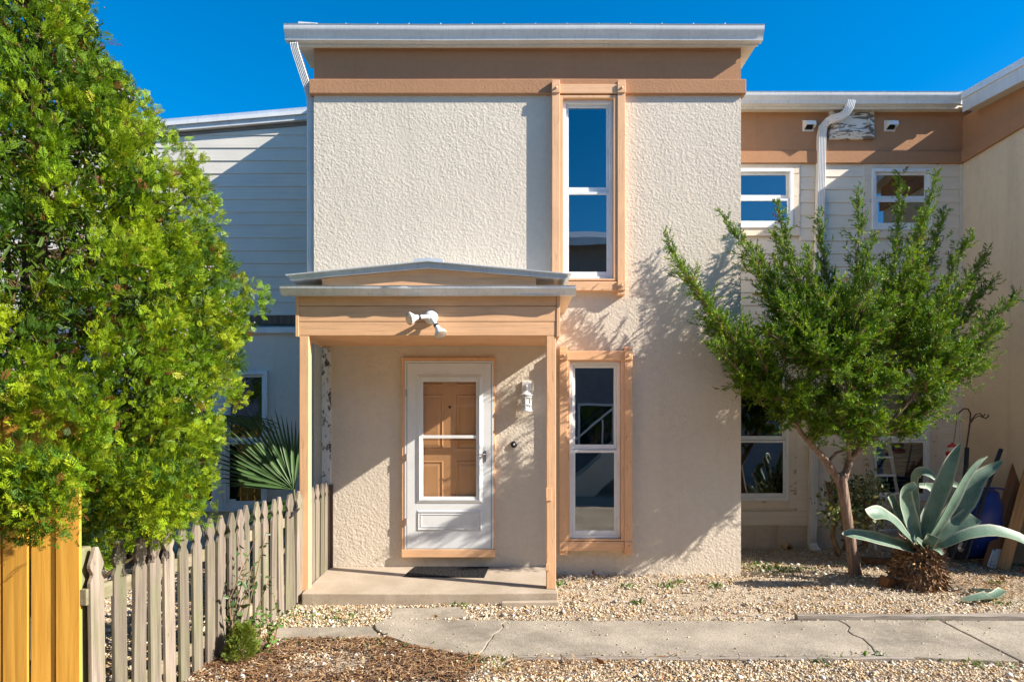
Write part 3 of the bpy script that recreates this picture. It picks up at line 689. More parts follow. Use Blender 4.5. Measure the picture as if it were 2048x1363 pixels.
# downspout with elbows
q = [(1704, 199), (1701, 212), (1694, 224), (1682, 232), (1668, 236), (1656, 242), (1648, 252), (1645, 270), (1644, 330), (1637, 600), (1630, 900), (1626, 1085)]
dy = [RY - .27, RY - .27, RY - .25, RY - .22, RY - .18, RY - .13, RY - .10, RY - .085, RY - .08, RY - .08, RY - .08, RY - .08]
dspout('downspout', [at(a, b, y) for (a, b), y in zip(q, dy)], wing, w=.105)
a = at(1626, 1085, RY - .08)
dspout('downspout_shoe', [a + Vector((0, 0, .06)), a, a + Vector((.005, -.05, -.05)), a + Vector((.008, -.11, -.075))], wing, w=.105)
for pz in (1.0, 2.6, 4.1): 
    pc = (1644 + (1626 - 1644) * (4.9 - pz) / 4.9 - 1024) * (D + RY - .08) / F
    box('downspout_strap', 'gutter', wing, pc - .058, pc + .058, RY - .092, RY - .015, pz, pz + .03, .001)
for k in range(9):
    u = k / 8; i_ = 1 + int(u * 5.99) ; f_ = u * 5.99 - int(u * 5.99)
    pa = at(q[i_][0], q[i_][1], dy[i_]).lerp(at(q[i_ + 1][0], q[i_ + 1][1], dy[i_ + 1]), f_)
# weathered access panel with a raised frame
ax0, ax1, az0, az1 = xa(1656, RY), xa(1744, RY), za(281, RY), za(223, RY)
box('access_panel', 'peeled', wing, ax0 + .03, ax1 - .03, RY - .075, RY - .016, az0 + .03, az1 - .03, .003)
m = MB()
o = [(ax0, RY - .055, az0), (ax1, RY - .055, az0), (ax1, RY - .055, az1), (ax0, RY - .055, az1)]; w_ = .095
i4 = [(ax0 + w_, RY - .10, az0 + w_ * .8), (ax1 - w_, RY - .10, az0 + w_ * .8), (ax1 - w_, RY - .10, az1 - w_ * .8), (ax0 + w_, RY - .10, az1 - w_ * .8)]
b4 = [(x, RY - .014, z) for x, _, z in o]; j4 = [(x, RY - .076, z) for x, _, z in i4]
m.add(o + i4 + b4 + j4, [(k, (k + 1) % 4, 4 + (k + 1) % 4, 4 + k) for k in range(4)] + [(k, 8 + k, 8 + (k + 1) % 4, (k + 1) % 4) for k in range(4)] + [(4 + k, 4 + (k + 1) % 4, 12 + (k + 1) % 4, 12 + k) for k in range(4)])
m.build('panel_frame', 'peeled', wing)
# vent hoods
for px in (1616, 1779):
    c_ = at(px, 252, RY - .016); s_ = .075
    v = box('vent_hood', 'white_metal', wing, c_.x - s_, c_.x + s_, RY - .022, RY - .0155, c_.z - s_, c_.z + s_, .002)
    w_ = .062; yb_ = RY - .022
    hp = [(c_.x - w_, yb_, c_.z + .068), (c_.x + w_, yb_, c_.z + .068), (c_.x + w_, RY - .115, c_.z + .025), (c_.x - w_, RY - .115, c_.z + .025),
          (c_.x - w_, yb_, c_.z - .062), (c_.x + w_, yb_, c_.z - .062), (c_.x + w_, RY - .125, c_.z - .03), (c_.x - w_, RY - .125, c_.z - .03)]
    MB().add(hp, [(0, 1, 2, 3), (0, 3, 7, 4), (1, 5, 6, 2), (3, 2, 6, 7)]).build('hood', 'white_metal', v, fixn=False).modifiers.new('s', 'SOLIDIFY').thickness = -.004
    box('vent_dark_fill', 'dark', v, c_.x - .045, c_.x + .045, RY - .05, RY - .024, c_.z - .052, c_.z + .02, 0)  # solid near-black box, painted shade for the hollow under the hood

# ------------------------------------------------------------------ projecting block at the far right
blk = thing('right_block', (7.5, 1, 0), 'cream stucco block with brown band at the right edge of the photo', 'house')
BX, BY0 = 6.03, -.30
MB().box(BX, 9.5, BY0, 6, -.3, z51).build('side_wall', 'stucco_fine', blk)
def rk(y): return 5.77 + .125 * y
m = MB(); 
def slope_box(m, x0, x1, ya, yb, f0, f1):
    m.add([(x0, ya, f0(ya)), (x1, ya, f0(ya)), (x1, yb, f0(yb)), (x0, yb, f0(yb)), (x0, ya, f1(ya)), (x1, ya, f1(ya)), (x1, yb, f1(yb)), (x0, yb, f1(yb))],
          [(0, 3, 2, 1), (4, 5, 6, 7), (0, 1, 5, 4), (1, 2, 6, 5), (2, 3, 7, 6), (3, 0, 4, 7)]); return m
slope_box(MB(), BX - .004, 9.5, BY0 - .003, 6, lambda y: z51, lambda y: rk(y) - .2).build('upper_wall', 'brown', blk)
box('belt_course', 'brown', blk, BX - .045, BX - .0045, BY0 - .04, RY - .046, z51 - .004, z53, .006)
YR = RY - .30
slope_box(MB(), BX - .19, BX - .005, BY0 - .2, YR, lambda y: rk(y) - .215, lambda y: rk(y) - .20).build('soffit', 'soffit', blk)
slope_box(MB(), BX - .205, BX - .191, BY0 - .2, YR, lambda y: rk(y) - .24, lambda y: rk(y) - .075).build('rake_board', 'gutter', blk)
slope_box(MB(), BX - .225, BX - .192, BY0 - .22, YR, lambda y: rk(y) - .074, lambda y: rk(y) + .012).build('rake_trim', 'white_metal', blk)
slope_box(MB(), BX - .19, 9.6, BY0 - .2, YR, lambda y: rk(y) - .1985, lambda y: rk(y) + .02).build('roof', 'roof_metal', blk)
slope_box(MB(), BX + .2, 9.6, YR + .002, 6.5, lambda y: rk(y) - .1985, lambda y: rk(y) + .02).build('roof', 'roof_metal', blk)

# ------------------------------------------------------------------ wing on the left
lw = thing('left_wing', (-4.5, 2, 0), 'pale lap sided wing with sloping roof edge behind the big arborvitae', 'house')
def rl(x): return 5.60 + .085 * (x + 4.7)
LX0, LX1 = -8.5, TL - .005
MB().add([(LX0, RY + .022, 2.9), (LX1, RY + .022, 2.9), (LX1, RY + .022, rl(LX1) - .05), (LX0, RY + .022, rl(LX0) - .05), (LX0, 6, 2.9), (LX1, 6, 2.9), (LX1, 6, rl(LX1) - .05), (LX0, 6, rl(LX0) - .05)],
         [(0, 1, 2, 3), (1, 5, 6, 2), (3, 2, 6, 7), (0, 3, 7, 4)]).build('sheathing', 'siding_w', lw)
lap(lw, 'siding_w', LX0, LX1, 3.12, 6.0, RY, (), clip=lambda x: rl(x) - .11)
def slopex(name, mat, ya, yb, d0, d1, x1=LX1 - .004):
    return MB().prism([(LX0, rl(LX0) + d0), (x1, rl(x1) + d0), (x1, rl(x1) + d1), (LX0, rl(LX0) + d1)], 'y', ya, yb).build(name, mat, lw)
slopex('rake_shim', 'edging', RY - .02, RY + .02, -.108, -.062)
slopex('rake_board', 'gutter', RY - .075, RY + .02, -.06, .005); slopex('rake_trim', 'white_metal', RY - .10, RY + .02, .006, .055)
slopex('roof', 'roof_metal', RY - .085, 6.2, .0555, .10)
# ground storey slightly proud, with a white eave strip and metal flashing above it
LY = RY - .10
WLh = (xa(342, LY), xa(536, LY), za(1016, LY), za(741, LY))
zt = za(666, LY)
MB().wall(LX0, LX1, -.3, zt, [WLh], LY, .15).build('lower_wall', 'stucco_grey', lw)
box('eave_strip', 'white', lw, LX0, LX1, LY - .05, LY - .001, zt - .005, zt + .075, .006)
slope_box(MB(), LX0, LX1, LY - .045, RY + .02, lambda y: zt + .076, lambda y: zt + .09 + (y - LY) * .3).build('flashing', 'alu', lw)
box('dark_gap_trim', 'picket_dark', lw, LX0, LX1, RY - .012, RY + .02, zt + .13, 3.115, 0)  # dark trim board closing the gap between siding and flashing
box('stucco_stop', 'stucco_grey', lw, LX1 - .001, LX1 + .0, LY, LY + .01, 0, .01, 0) if False else None
mx = (WLh[0] + WLh[1]) / 2 + .02
box('window_mullion', 'white', lw, mx - .035, mx + .035, LY - .035, LY + .05, WLh[2] + .002, WLh[3] - .002, .004)
window(lw, WLh[0] + .001, mx - .036, WLh[2] + .001, WLh[3] - .001, LY - .03, za(882, LY)); w2 = window(lw, mx + .036, WLh[1] - .001, WLh[2] + .001, WLh[3] - .001, LY - .03, za(882, LY))
box('sticker', 'paper', w2, xa(456, LY), xa(473, LY), LY - .014, LY - .0125, za(1003, LY), za(997, LY), 0)
box('window_sill', 'white', lw, WLh[0] - .03, WLh[1] + .03, LY - .06, LY - .001, WLh[2] - .035, WLh[2] - .001, .004)

# ------------------------------------------------------------------ house across the yard, seen as a reflection in the glass
opp = thing('facing_house', (3, -12, 0), 'grey building with an outdoor stair seen only as a reflection in the tall windows', 'house')
OY = -10.6
MB().box(-24, 24, OY - 4, OY, -.3, 6.7).build('wall', 'facing', opp)
MB().prism([(OY + .5, 6.5), (OY - 2, 7.4), (OY - 4.5, 6.5), (OY - 4.5, 6.7), (OY - 2, 7.6), (OY + .5, 6.7)], 'x', -24.4, 24.4).build('roof', 'roof_metal', opp)
for i in range(4):
    x = -5 + i * 3.4
    for z in (1.0, 4.1):
        f = ring(MB(), x, x + 1.0, z, z + 1.3, .06, OY + .002, OY + .05).build('window', 'white', opp)
        MB().box(x + .06, x + .94, OY + .01, OY + .02, z + .06, z + 1.24).build('pane', 'glass', f)
sy0, sy1 = OY + .35, OY + 1.25
s0, s1 = (1.35, -.1), (5.0, 3.0)
st = MB().prism([(s0[0], s0[1]), (s0[0] + .75, s0[1]), (s1[0], s1[1] - .35), (s1[0], s1[1] + .25), (s0[0], s0[1] + .25)], 'y', sy1 - .06, sy1).build('stair', 'soffit', opp)
MB().prism([(s0[0], s0[1]), (s0[0] + .75, s0[1]), (s1[0], s1[1] - .35), (s1[0], s1[1] + .25), (s0[0], s0[1] + .25)], 'y', sy0, sy0 + .06).build('stringer', 'soffit', st)
for k in range(14):
    x = s0[0] + .15 + k * (s1[0] - s0[0]) / 14; z = s0[1] + .27 + k * (s1[1] - s0[1]) / 14
    box('tread', 'trim_cream', st, x, x + .28, sy0 + .062, sy1 - .062, z, z + .03, 0)
    if k % 3 == 0: box('baluster', 'white', st, x, x + .04, sy1 - .05, sy1 - .01, z + .1, z + 1.0, 0)
MB().tube([(s0[0], sy1 - .03, s0[1] + 1.2), (s1[0], sy1 - .03, s1[1] + 1.2)], .03, 6).build('handrail', 'white', st)
# ------------------------------------------------------------------ picket fence and gate
def FX(y): return -2.0 + .064 * y
FA = -math.atan(.064)
def picket_mesh(H=1.06, w=.104, t_=.022):
    h = w / 2; out = [(-h, 0), (h, 0), (h, H - .185)]
    out += [(h - .006, H - .172), (h - .016, H - .158), (h - .0205, H - .145), (h - .016, H - .132), (h - .006, H - .118), (h, H - .105), (h, H - .09)]
    out += [(.013, H - .004), (.009, H)]
    out += [(-x, z) for x, z in out[::-1] if x > 0 and z > .001]
    m = MB().prism([(a, b) for a, b in out], 'x', 0, t_)
    return m
fence = thing('picket_fence', (FX(-1.8), -1.8, -.1), 'weathered grey brown picket fence running from golden fence to the porch', 'fence')
gate = thing('picket_gate', (FX(-1.7), -1.7, -.1), 'weathered picket gate with black hinge and latch beside the porch', 'gate')
DP = [3.494, 3.676, 3.835, 3.99, 4.15, 4.31, 4.47, 4.63, 4.78, 4.94, 5.06]
DG = [5.165, 5.36, 5.51, 5.66, 5.83, 5.98, 6.09, 6.215]
DE = [6.27, 6.48, 6.60, 6.71, 6.84, 6.97]
pk = None
def put_picket(d, parent, dz, mat='picket'):
    global pk
    y = d - D; loc = (FX(y) + R.uniform(-.004, .004), y, gz(0, y) - .02 + dz)
    if pk is None: pk = picket_mesh().build('picket', mat, None, bevel=.0025)
    o = pk if not pk.parent else share(pk, loc)
    o.location = loc; o.rotation_euler = (R.uniform(-.02, .02), R.uniform(-.012, .012), FA + R.uniform(-.05, .05))
    o.parent = parent; o.matrix_parent_inverse = world_mat(parent).inverted(); return o
for d in DP: put_picket(d, fence, R.uniform(-.008, .008))
for d in DG: put_picket(d, gate, .03 + R.uniform(-.006, .006))
for d in DE: put_picket(d, fence, R.uniform(-.006, .006))
def rail(parent, ya, yb, z, hh=.085, name='rail', mat='rail', dx=-.002):
    n = max(2, int((yb - ya) / .4)); m = MB()
    for x0, x1, y0, y1 in [(-.04, 0, ya, yb)]:
        v = [(FX(y) + dx + a, y, gz(0, y) + z + b) for y in (y0, y1) for a, b in ((x0, 0), (x1, 0), (x1, hh), (x0, hh))]
        m.add(v, [(0, 1, 2, 3), (7, 6, 5, 4), (0, 4, 5, 1), (1, 5, 6, 2), (2, 6, 7, 3), (3, 7, 4, 0)])
    return m.build(name, mat, parent, bevel=.003)
for z in (.13, .74): rail(fence, -3.72, -2.05, z); rail(gate, -2.02, -.88, z + .02); rail(fence, -.72, -.05, z)
MB().add([(FX(-2.0) - .045, -2.0, .08), (FX(-2) - .003, -2.0, .08), (FX(-2) - .003, -1.92, .08), (FX(-2) - .045, -1.92, .08), (FX(-.9) - .045, -.98, .62), (FX(-.9) - .003, -.98, .62), (FX(-.9) - .003, -.9, .62), (FX(-.9) - .045, -.9, .62)],
         [(0, 1, 2, 3), (4, 5, 6, 7), (0, 1, 5, 4), (1, 2, 6, 5), (2, 3, 7, 6), (3, 0, 4, 7)]).build('brace', 'rail', gate)
# posts of the fence
box('fence_post', 'post_green', fence, FX(-3.64) - .135, FX(-3.64) - .045, -3.70, -3.61, -.3, za(1092, -3.64), .012)
box('fence_post', 'post_green', fence, FX(-2.04) - .13, FX(-2.04) - .045, -2.09, -2.0, -.3, .85, .01)
box('end_post', 'picket_dark', fence, -2.03, -1.985, -.09, -.045, -.1, .93, .004); box('end_post', 'picket_dark', fence, -2.0, -1.955, -.043, -.024, PS, .99, .004)
# tee hinge and latch
yh = 5.13 - D; hxx = FX(yh) + .02
hg = MB().prism([(yh - .03, .72), (yh + .015, .72), (yh + .015, .87), (yh - .03, .87)], 'x', hxx, hxx + .004).build('hinge', 'black_metal', gate)
MB().prism([(yh + .015, .775), (yh + .24, .79), (yh + .24, .80), (yh + .015, .815)], 'x', hxx, hxx + .004).build('hinge_strap', 'black_metal', gate)
for zz in (.735, .765, .825, .855): MB().lathe((hxx + .003, yh - .008, zz), (1, 0, 0), [(0, .006), (.004, .004)], 6).build('screw', 'nickel', hg)
yl = 6.06 - D; lx = FX(yl) + .022
lt = box('latch', 'black_metal', gate, lx, lx + .02, yl - .05, yl + .06, .79, .825, .003)
MB().tube([(lx + .02, yl - .09, .79), (lx + .03, yl, .805), (lx + .03, yl + .10, .84)], .008, 6).build('latch_bar', 'black_metal', lt)
MB().tube([(lx + .015, yl + .02, .82), (lx + .03, yl + .03, .86), (lx + .02, yl + .05, .89)], .007, 6).build('latch_tongue', 'black_metal', lt)

# golden privacy fence at the near left
pf = thing('privacy_fence', (-2.9, -3.72, -.1), 'golden stained board fence at the lower left under the arborvitae', 'fence')
PYY = -3.72; ks = (D + PYY) / F
edges = [(-330 - 55 * k, -278 - 55 * k) for k in range(22, 0, -1)] + [(-330, -278), (-275, -222), (-219, -167), (-164, -110), (-107, -55), (-52, 0), (4, 54), (59, 107), (112, 160)]
for i, (a, b) in enumerate(edges):
    x0, x1 = (a - 1024) * ks, (b - 1024) * ks; zt = za(812, PYY) + R.uniform(-.012, .012); yy = PYY + (.0 if i % 2 == 0 else .006) + R.uniform(-.003, .003)
    o = MB().prism([(x0, -.3), (x1, -.3), (x1, zt - .006), (x1 - .006, zt), (x0 + .006, zt), (x0, zt - .006)], 'y', yy, yy + .018).build('plank', 'cedar', pf, bevel=.003)
    o.rotation_euler = (0, R.uniform(-.002, .002), 0)
for z in (.2, .9): box('rail', 'cedar', pf, -6.6, (107 - 1024) * ks, PYY + .028, PYY + .066, z, z + .085, .003)

# ------------------------------------------------------------------ foliage prototypes
def quadleaf(base, d, side, L, w, mid=.45):
    d = Vector(d).normalized(); s_ = Vector(side).normalized()
    b = Vector(base); return [b, b + d * L * mid + s_ * w, b + d * L, b + d * L * mid - s_ * w]
def spray_proto(seed):
    """flat fern-like spray of scale leaves, 1 unit long"""
    r = random.Random(seed); V, Fq = [], []
    def add(q):
        k = len(V); V.extend([tuple(x) for x in q]); Fq.append((k, k + 1, k + 2, k + 3))
    nrm = Vector((0, 1, 0)); bend = r.uniform(-.25, .25)
    def P(t_): return Vector((.06 * math.sin(t_ * 3 + seed), bend * t_ * t_, t_))
    add(quadleaf(P(0), P(1) - P(0), (1, 0, 0), 1, .03))
    n = 5
    for i in range(n):
        t_ = .12 + .8 * i / n
        for sgn in (-1, 1):
            L = (.52 * (1 - t_) + .12) * r.uniform(.8, 1.15); a = math.radians(r.uniform(32, 48))
            d = Vector((sgn * math.sin(a), r.uniform(-.3, .3), math.cos(a)))
            b = P(t_ + r.uniform(-.02, .02)); add(quadleaf(b, d, Vector((math.cos(a), 0, -sgn * math.sin(a))), L, .042))
            if L > .36:
                for u, s2 in ((.5, -1),):
                    a2 = a + s2 * .6; d2 = Vector((sgn * math.sin(a2), r.uniform(-.35, .35), math.cos(a2)))
                    add(quadleaf(b + d * L * u, d2, Vector((math.cos(a2), .3, -sgn * math.sin(a2))), L * .5, .034))
    return V, Fq
def tuft_proto(seed, n=8):
    """short juniper shoot clothed in small spiky leaves all round"""
    r = random.Random(seed); V, Fq = [], []
    for i in range(n):
        t_ = i / n; az = i * 2.4 + r.uniform(-.4, .4); el = r.uniform(.35, .8)
        d = Vector((math.cos(az) * math.sin(el), math.sin(az) * math.sin(el), math.cos(el))); s_ = d.cross(Vector((0, 0, 1))); s_ = s_ + Vector((r.uniform(-.5, .5), r.uniform(-.5, .5), r.uniform(-.5, .5)))
        L = (.46 * (1 - t_ * .5)) * r.uniform(.75, 1.2)
        k = len(V); V.extend([tuple(x) for x in quadleaf((0, 0, t_ * .8), d, s_, L, .07)]); Fq.append((k, k + 1, k + 2, k + 3))
    k = len(V); V.extend([tuple(x) for x in quadleaf((0, 0, 0), (0, 0, 1), (1, 0, 0), 1.0, .035)]); Fq.append((k, k + 1, k + 2, k + 3))
    return V, Fq
SPR = [spray_proto(i) for i in range(5)]; TUF = [tuft_proto(i) for i in range(5)]

# ------------------------------------------------------------------ big arborvitae on the left
AX, AY = -3.45, -2.45
arb = thing('arborvitae', (AX, AY, -.1), 'large dense yellow green arborvitae with pale cones at the left', 'tree')
prof_z = np.array([.75, 1.0, 1.25, 1.8, 2.16, 2.63, 2.95, 3.42, 3.84, 4.21, 4.68, 5.1])
prof_r = np.array([.75, .95, 1.12, 1.34, 1.40, 1.41, 1.20, 1.08, .80, .55, .26, .03])
def arb_r(z, az):
    """lumpy outline of the crown, fuller low down on the side facing the path"""
    base = np.interp(z, prof_z, prof_r)
    l = .07 * np.sin(az * 3 + z * 2.1) + .05 * np.sin(az * 7 - z * 3.3 + 1) + .05 * np.sin(az * 11 + z * 6.1)
    return base * (1 + l * .5) * (1 + .14 * np.clip(-np.sin(az), 0, 1) * np.clip((2.2 - z) / .8, 0, 1))
NL = 1050
zc = rng.uniform(.72, 5.1, NL * 4); keep = rng.uniform(0, 1.5, NL * 4) < np.interp(zc, prof_z, prof_r); zc = zc[keep][:NL]; NL = len(zc)
azc = rng.uniform(0, 2 * math.pi, NL); fr = 1 - rng.uniform(0, 1, NL) ** 1.8 * .42
rc = arb_r(zc, azc) * fr
lc = np.stack([AX + np.cos(azc) * rc, AY + np.sin(azc) * rc, zc], 1)
# boughs hanging over the golden fence
EX = np.array([tuple(at(R.uniform(-60, 150), R.uniform(925, 1035), R.uniform(-4.05, -3.85))) for _ in range(34)] + [tuple(at(R.uniform(-60, 150), R.uniform(790, 832), R.uniform(-3.95, -3.6))) for _ in range(16)] + [tuple(at(R.uniform(140, 400), R.uniform(930, 1050), R.uniform(-3.55, -3.0))) for _ in range(46)])
lc = np.concatenate([lc, EX]); azc = np.concatenate([azc, np.full(len(EX), -1.3)]); fr = np.concatenate([fr, np.full(len(EX), .95)]); NL = len(lc)
COREN = 330; cz_ = rng.uniform(.9, 4.6, COREN); ca_ = rng.uniform(0, 6.28, COREN); cr_ = arb_r(cz_, ca_) * rng.uniform(.25, .62, COREN)
EX2 = np.stack([AX + np.cos(ca_) * cr_, AY + np.sin(ca_) * cr_, cz_], 1)
EX3 = np.array([tuple(at(R.uniform(135, 190), R.uniform(800, 930), R.uniform(-3.85, -3.65))) for _ in range(14)])
azc = np.concatenate([azc, np.full(len(EX3), -.9), ca_]); fr = np.concatenate([fr, np.full(len(EX3), .95), np.full(COREN, .5)]); lc = np.concatenate([lc, EX3, EX2])
ppx = 1024 + lc[:, 0] * F / (lc[:, 1] + D); ppy = HY - (lc[:, 2] - E) * F / (lc[:, 1] + D)
gap = (lc[:, 1] < -3.55) & (ppx < 170) & (ppy > 838) & (ppy < 905)
lc, azc, fr = lc[~gap], azc[~gap], fr[~gap]; NL = len(lc)
lobe_r = np.where(fr < .55, rng.uniform(.2, .3, NL), rng.uniform(.09, .18, NL))
reps = np.where(fr < .55, 5, 45)
idx = np.repeat(np.arange(NL), reps); N = len(idx)
front = (lc[idx, 1] < AY + .5) | (lc[idx, 0] > AX + .45); keepm = front | (rng.uniform(size=N) < .35); idx = idx[keepm]; N = len(idx)
outw = np.stack([np.cos(azc), np.sin(azc), np.full(NL, .15)], 1)[idx]
dv = rdir(N) * (rng.uniform(.1, 1, (N, 1)) ** .5); dv = np.where((dv * outw).sum(1, keepdims=True) < -.25, -dv, dv)
pos = lc[idx] + dv * lobe_r[idx][:, None] * np.array([[1, 1, 1.25]])
zd = dv * .7 + outw * .5 + np.array([[0, 0, .6]]) + rng.normal(size=(N, 3)) * .35
droop = (rng.uniform(size=N) < .2); zd[droop, 2] -= 1.1
lobe_c = colmix([(.235, .34, .010), (.15, .262, .010), (.31, .395, .012), (.058, .125, .010)], [4, 3.5, 1.5, 2.8], NL, .16)[idx]
c_ = lobe_c * (1 + rng.uniform(-.25, .25, (N, 1)))
inner = fr[idx] < .72; dead = rng.uniform(size=N) < np.where(inner, .2, .012); c_[dead] = np.array([.26, .10, .035]) * rng.uniform(.6, 1.2, (dead.sum(), 1))
yel = rng.uniform(size=N) < .025; c_[yel & ~dead] = np.array([.40, .40, .03])
print('sprays', N, 'quads', len(SPR[0][1]))
scatter('crown', SPR, rng.integers(0, 5, N), pos - zd / np.linalg.norm(zd, axis=1, keepdims=True) * .04, zd, rng.uniform(0, 6.28, N), rng.uniform(.048, .092, N) * np.where(fr[idx] < .55, 1.7, 1.0), np.clip(c_, 0, 1), 'leaf', arb)
# foliage behind the fresh sprays, coloured darker to paint in the crown's shaded depth
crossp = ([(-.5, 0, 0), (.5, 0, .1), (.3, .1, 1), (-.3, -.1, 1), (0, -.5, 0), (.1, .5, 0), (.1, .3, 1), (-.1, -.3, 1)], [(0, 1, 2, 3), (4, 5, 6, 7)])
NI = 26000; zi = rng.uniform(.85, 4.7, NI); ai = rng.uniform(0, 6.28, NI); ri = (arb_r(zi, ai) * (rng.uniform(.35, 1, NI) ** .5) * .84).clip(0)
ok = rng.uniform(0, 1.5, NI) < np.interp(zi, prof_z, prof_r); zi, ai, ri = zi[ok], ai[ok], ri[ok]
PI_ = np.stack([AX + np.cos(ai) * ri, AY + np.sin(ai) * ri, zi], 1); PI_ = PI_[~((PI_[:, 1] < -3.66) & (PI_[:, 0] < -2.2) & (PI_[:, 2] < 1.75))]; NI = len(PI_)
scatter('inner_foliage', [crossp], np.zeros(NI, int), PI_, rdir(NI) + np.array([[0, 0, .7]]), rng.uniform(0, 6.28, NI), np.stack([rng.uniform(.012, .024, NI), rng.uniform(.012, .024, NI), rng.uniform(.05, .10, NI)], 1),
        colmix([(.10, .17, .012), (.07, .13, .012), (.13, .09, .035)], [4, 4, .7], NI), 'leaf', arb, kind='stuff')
# stems inside the crown
m = MB()
m.tube([(AX, AY, -.3), (AX + .03, AY, .6), (AX - .02, AY + .03, 2.2), (AX + .02, AY, 4.0), (AX, AY, 5.6)], [.13, .12, .09, .055, .015], 10); m.build('trunk', 'bark_dark', arb, smooth=True)
m = MB()
for i in range(150):
    z0 = R.uniform(.35, 4.8); a = R.uniform(0, 6.28); r_ = float(arb_r(z0 + .5, a)) * R.uniform(.7, .97)
    p0 = Vector((AX, AY, z0 - .1)); p3 = Vector((AX + math.cos(a) * r_, AY + math.sin(a) * r_, z0 + R.uniform(.1, .7)))
    if i < 26:   # bare low branches near the golden fence
        p0.z = R.uniform(.5, 1.2); p3 = Vector((R.uniform(-3.75, -2.35), R.uniform(-3.95, -3.4), R.uniform(1.0, 2.1)))
    p1 = p0.lerp(p3, .35) + Vector((R.uniform(-.1, .1), R.uniform(-.1, .1), R.uniform(-.12, .05))); p2 = p0.lerp(p3, .7) + Vector((R.uniform(-.1, .1), R.uniform(-.1, .1), R.uniform(-.1, .05)))
    m.tube([p0, p1, p2, p3], [.02, .014, .009, .004], 5)
m.build('branches', 'bark_dark', arb, smooth=True, kind='stuff')
# overhanging spray masses in front of the boards
# cones
def ico():
    p = (1 + 5 ** .5) / 2; v = [(-1, p, 0), (1, p, 0), (-1, -p, 0), (1, -p, 0), (0, -1, p), (0, 1, p), (0, -1, -p), (0, 1, -p), (p, 0, -1), (p, 0, 1), (-p, 0, -1), (-p, 0, 1)]
    f = [(0, 11, 5), (0, 5, 1), (0, 1, 7), (0, 7, 10), (0, 10, 11), (1, 5, 9), (5, 11, 4), (11, 10, 2), (10, 7, 6), (7, 1, 8), (3, 9, 4), (3, 4, 2), (3, 2, 6), (3, 6, 8), (3, 8, 9), (4, 9, 5), (2, 4, 11), (6, 2, 10), (8, 6, 7), (9, 8, 1)]
    v = np.array(v, float); return v / np.linalg.norm(v[0]), f
IV, IF = ico()
def stone_proto(seed):
    r = np.random.default_rng(seed); a = np.arange(6) * math.pi / 3 + r.uniform(-.25, .25, 6)
    v = np.concatenate([np.stack([np.cos(a), np.sin(a), r.uniform(-.25, .25, 6)], 1) * r.uniform(.8, 1.15, (6, 1)), [[r.uniform(-.3, .3), r.uniform(-.3, .3), .8], [0, 0, -.8]]]) * np.array([1.15, .92, .8])
    return v, [(k, (k + 1) % 6, 6) for k in range(6)] + [((k + 1) % 6, k, 7) for k in range(6)]
NC = 80; ci = rng.choice(np.nonzero((fr > .8) & (lc[:, 1] < AY + .6) & (lc[:, 2] > 1.6))[0], NC)
od = np.stack([np.cos(azc[ci]), np.sin(azc[ci]), np.zeros(NC)], 1)
cp = np.repeat(lc[ci] + od * lobe_r[ci][:, None] * .75, 6, 0) + rng.normal(size=(NC * 6, 3)) * .035
scatter('cones', [stone_proto(900), stone_proto(901)], rng.integers(0, 2, NC * 6), cp, rdir(NC * 6), rng.uniform(0, 6, NC * 6), rng.uniform(.0065, .011, NC * 6),
        colmix([(.22, .18, .185), (.19, .12, .10), (.27, .24, .26)], [3, 2, 2], NC * 6), 'stone', arb, kind='stuff')

# ------------------------------------------------------------------ juniper on the right
JX, JY = 3.76, -.02
jun = thing('juniper_tree', (JX, JY, 0), 'leaning juniper tree with forked reddish trunk and feathery green crown', 'tree')
b0 = Vector((JX, JY, -.08)); fk = at(1682, 958, JY - .03)
m = MB()
m.tube([b0, b0 + Vector((0, 0, .08)), at(1703, 1090, JY), at(1692, 1020, JY - .02), fk, fk + Vector((.01, 0, .07))], [.09, .068, .055, .053, .06, .04], 12)
def limb(pts, r0, r1): 
    m.tube(pts, [r0 + (r1 - r0) * i / (len(pts) - 1) for i in range(len(pts))], 8)
L1 = [fk + Vector((0, 0, -.06)), at(1655, 925, JY - .05), at(1625, 890, JY - .08), at(1603, 866, JY - .1), at(1570, 800, JY - .15), at(1520, 720, JY - .25)]
L2 = [fk + Vector((.01, 0, -.05)), at(1700, 920, JY + .02), at(1716, 890, JY + .04), at(1735, 840, JY + .08), at(1760, 740, JY + .1), at(1785, 600, JY + .1)]
L3 = [at(1701, 915, JY + .03), at(1725, 895, JY - .05), at(1760, 868, JY - .12), at(1820, 800, JY - .2), at(1890, 700, JY - .25)]
L4 = [at(1655, 925, JY - .05), at(1672, 905, JY), at(1695, 897, JY + .05), at(1700, 860, JY + .2), at(1690, 740, JY + .3), at(1680, 600, JY + .3)]
L5 = [at(1699, 917, JY), at(1697, 890, JY - .1), at(1690, 850, JY - .25), at(1680, 760, JY - .5), at(1670, 650, JY - .6)]
for L, a, b in ((L1, .043, .017), (L2, .042, .017), (L3, .028, .012), (L4, .018, .009), (L5, .024, .01)): limb(L, a, b)
m.build('trunk', 'bark', jun, smooth=True, sharp=80)
def bez(pts, t_):
    n = len(pts) - 1; f_ = min(t_ * n, n - 1e-6); i = int(f_); return pts[i].lerp(pts[i + 1], f_ - i)
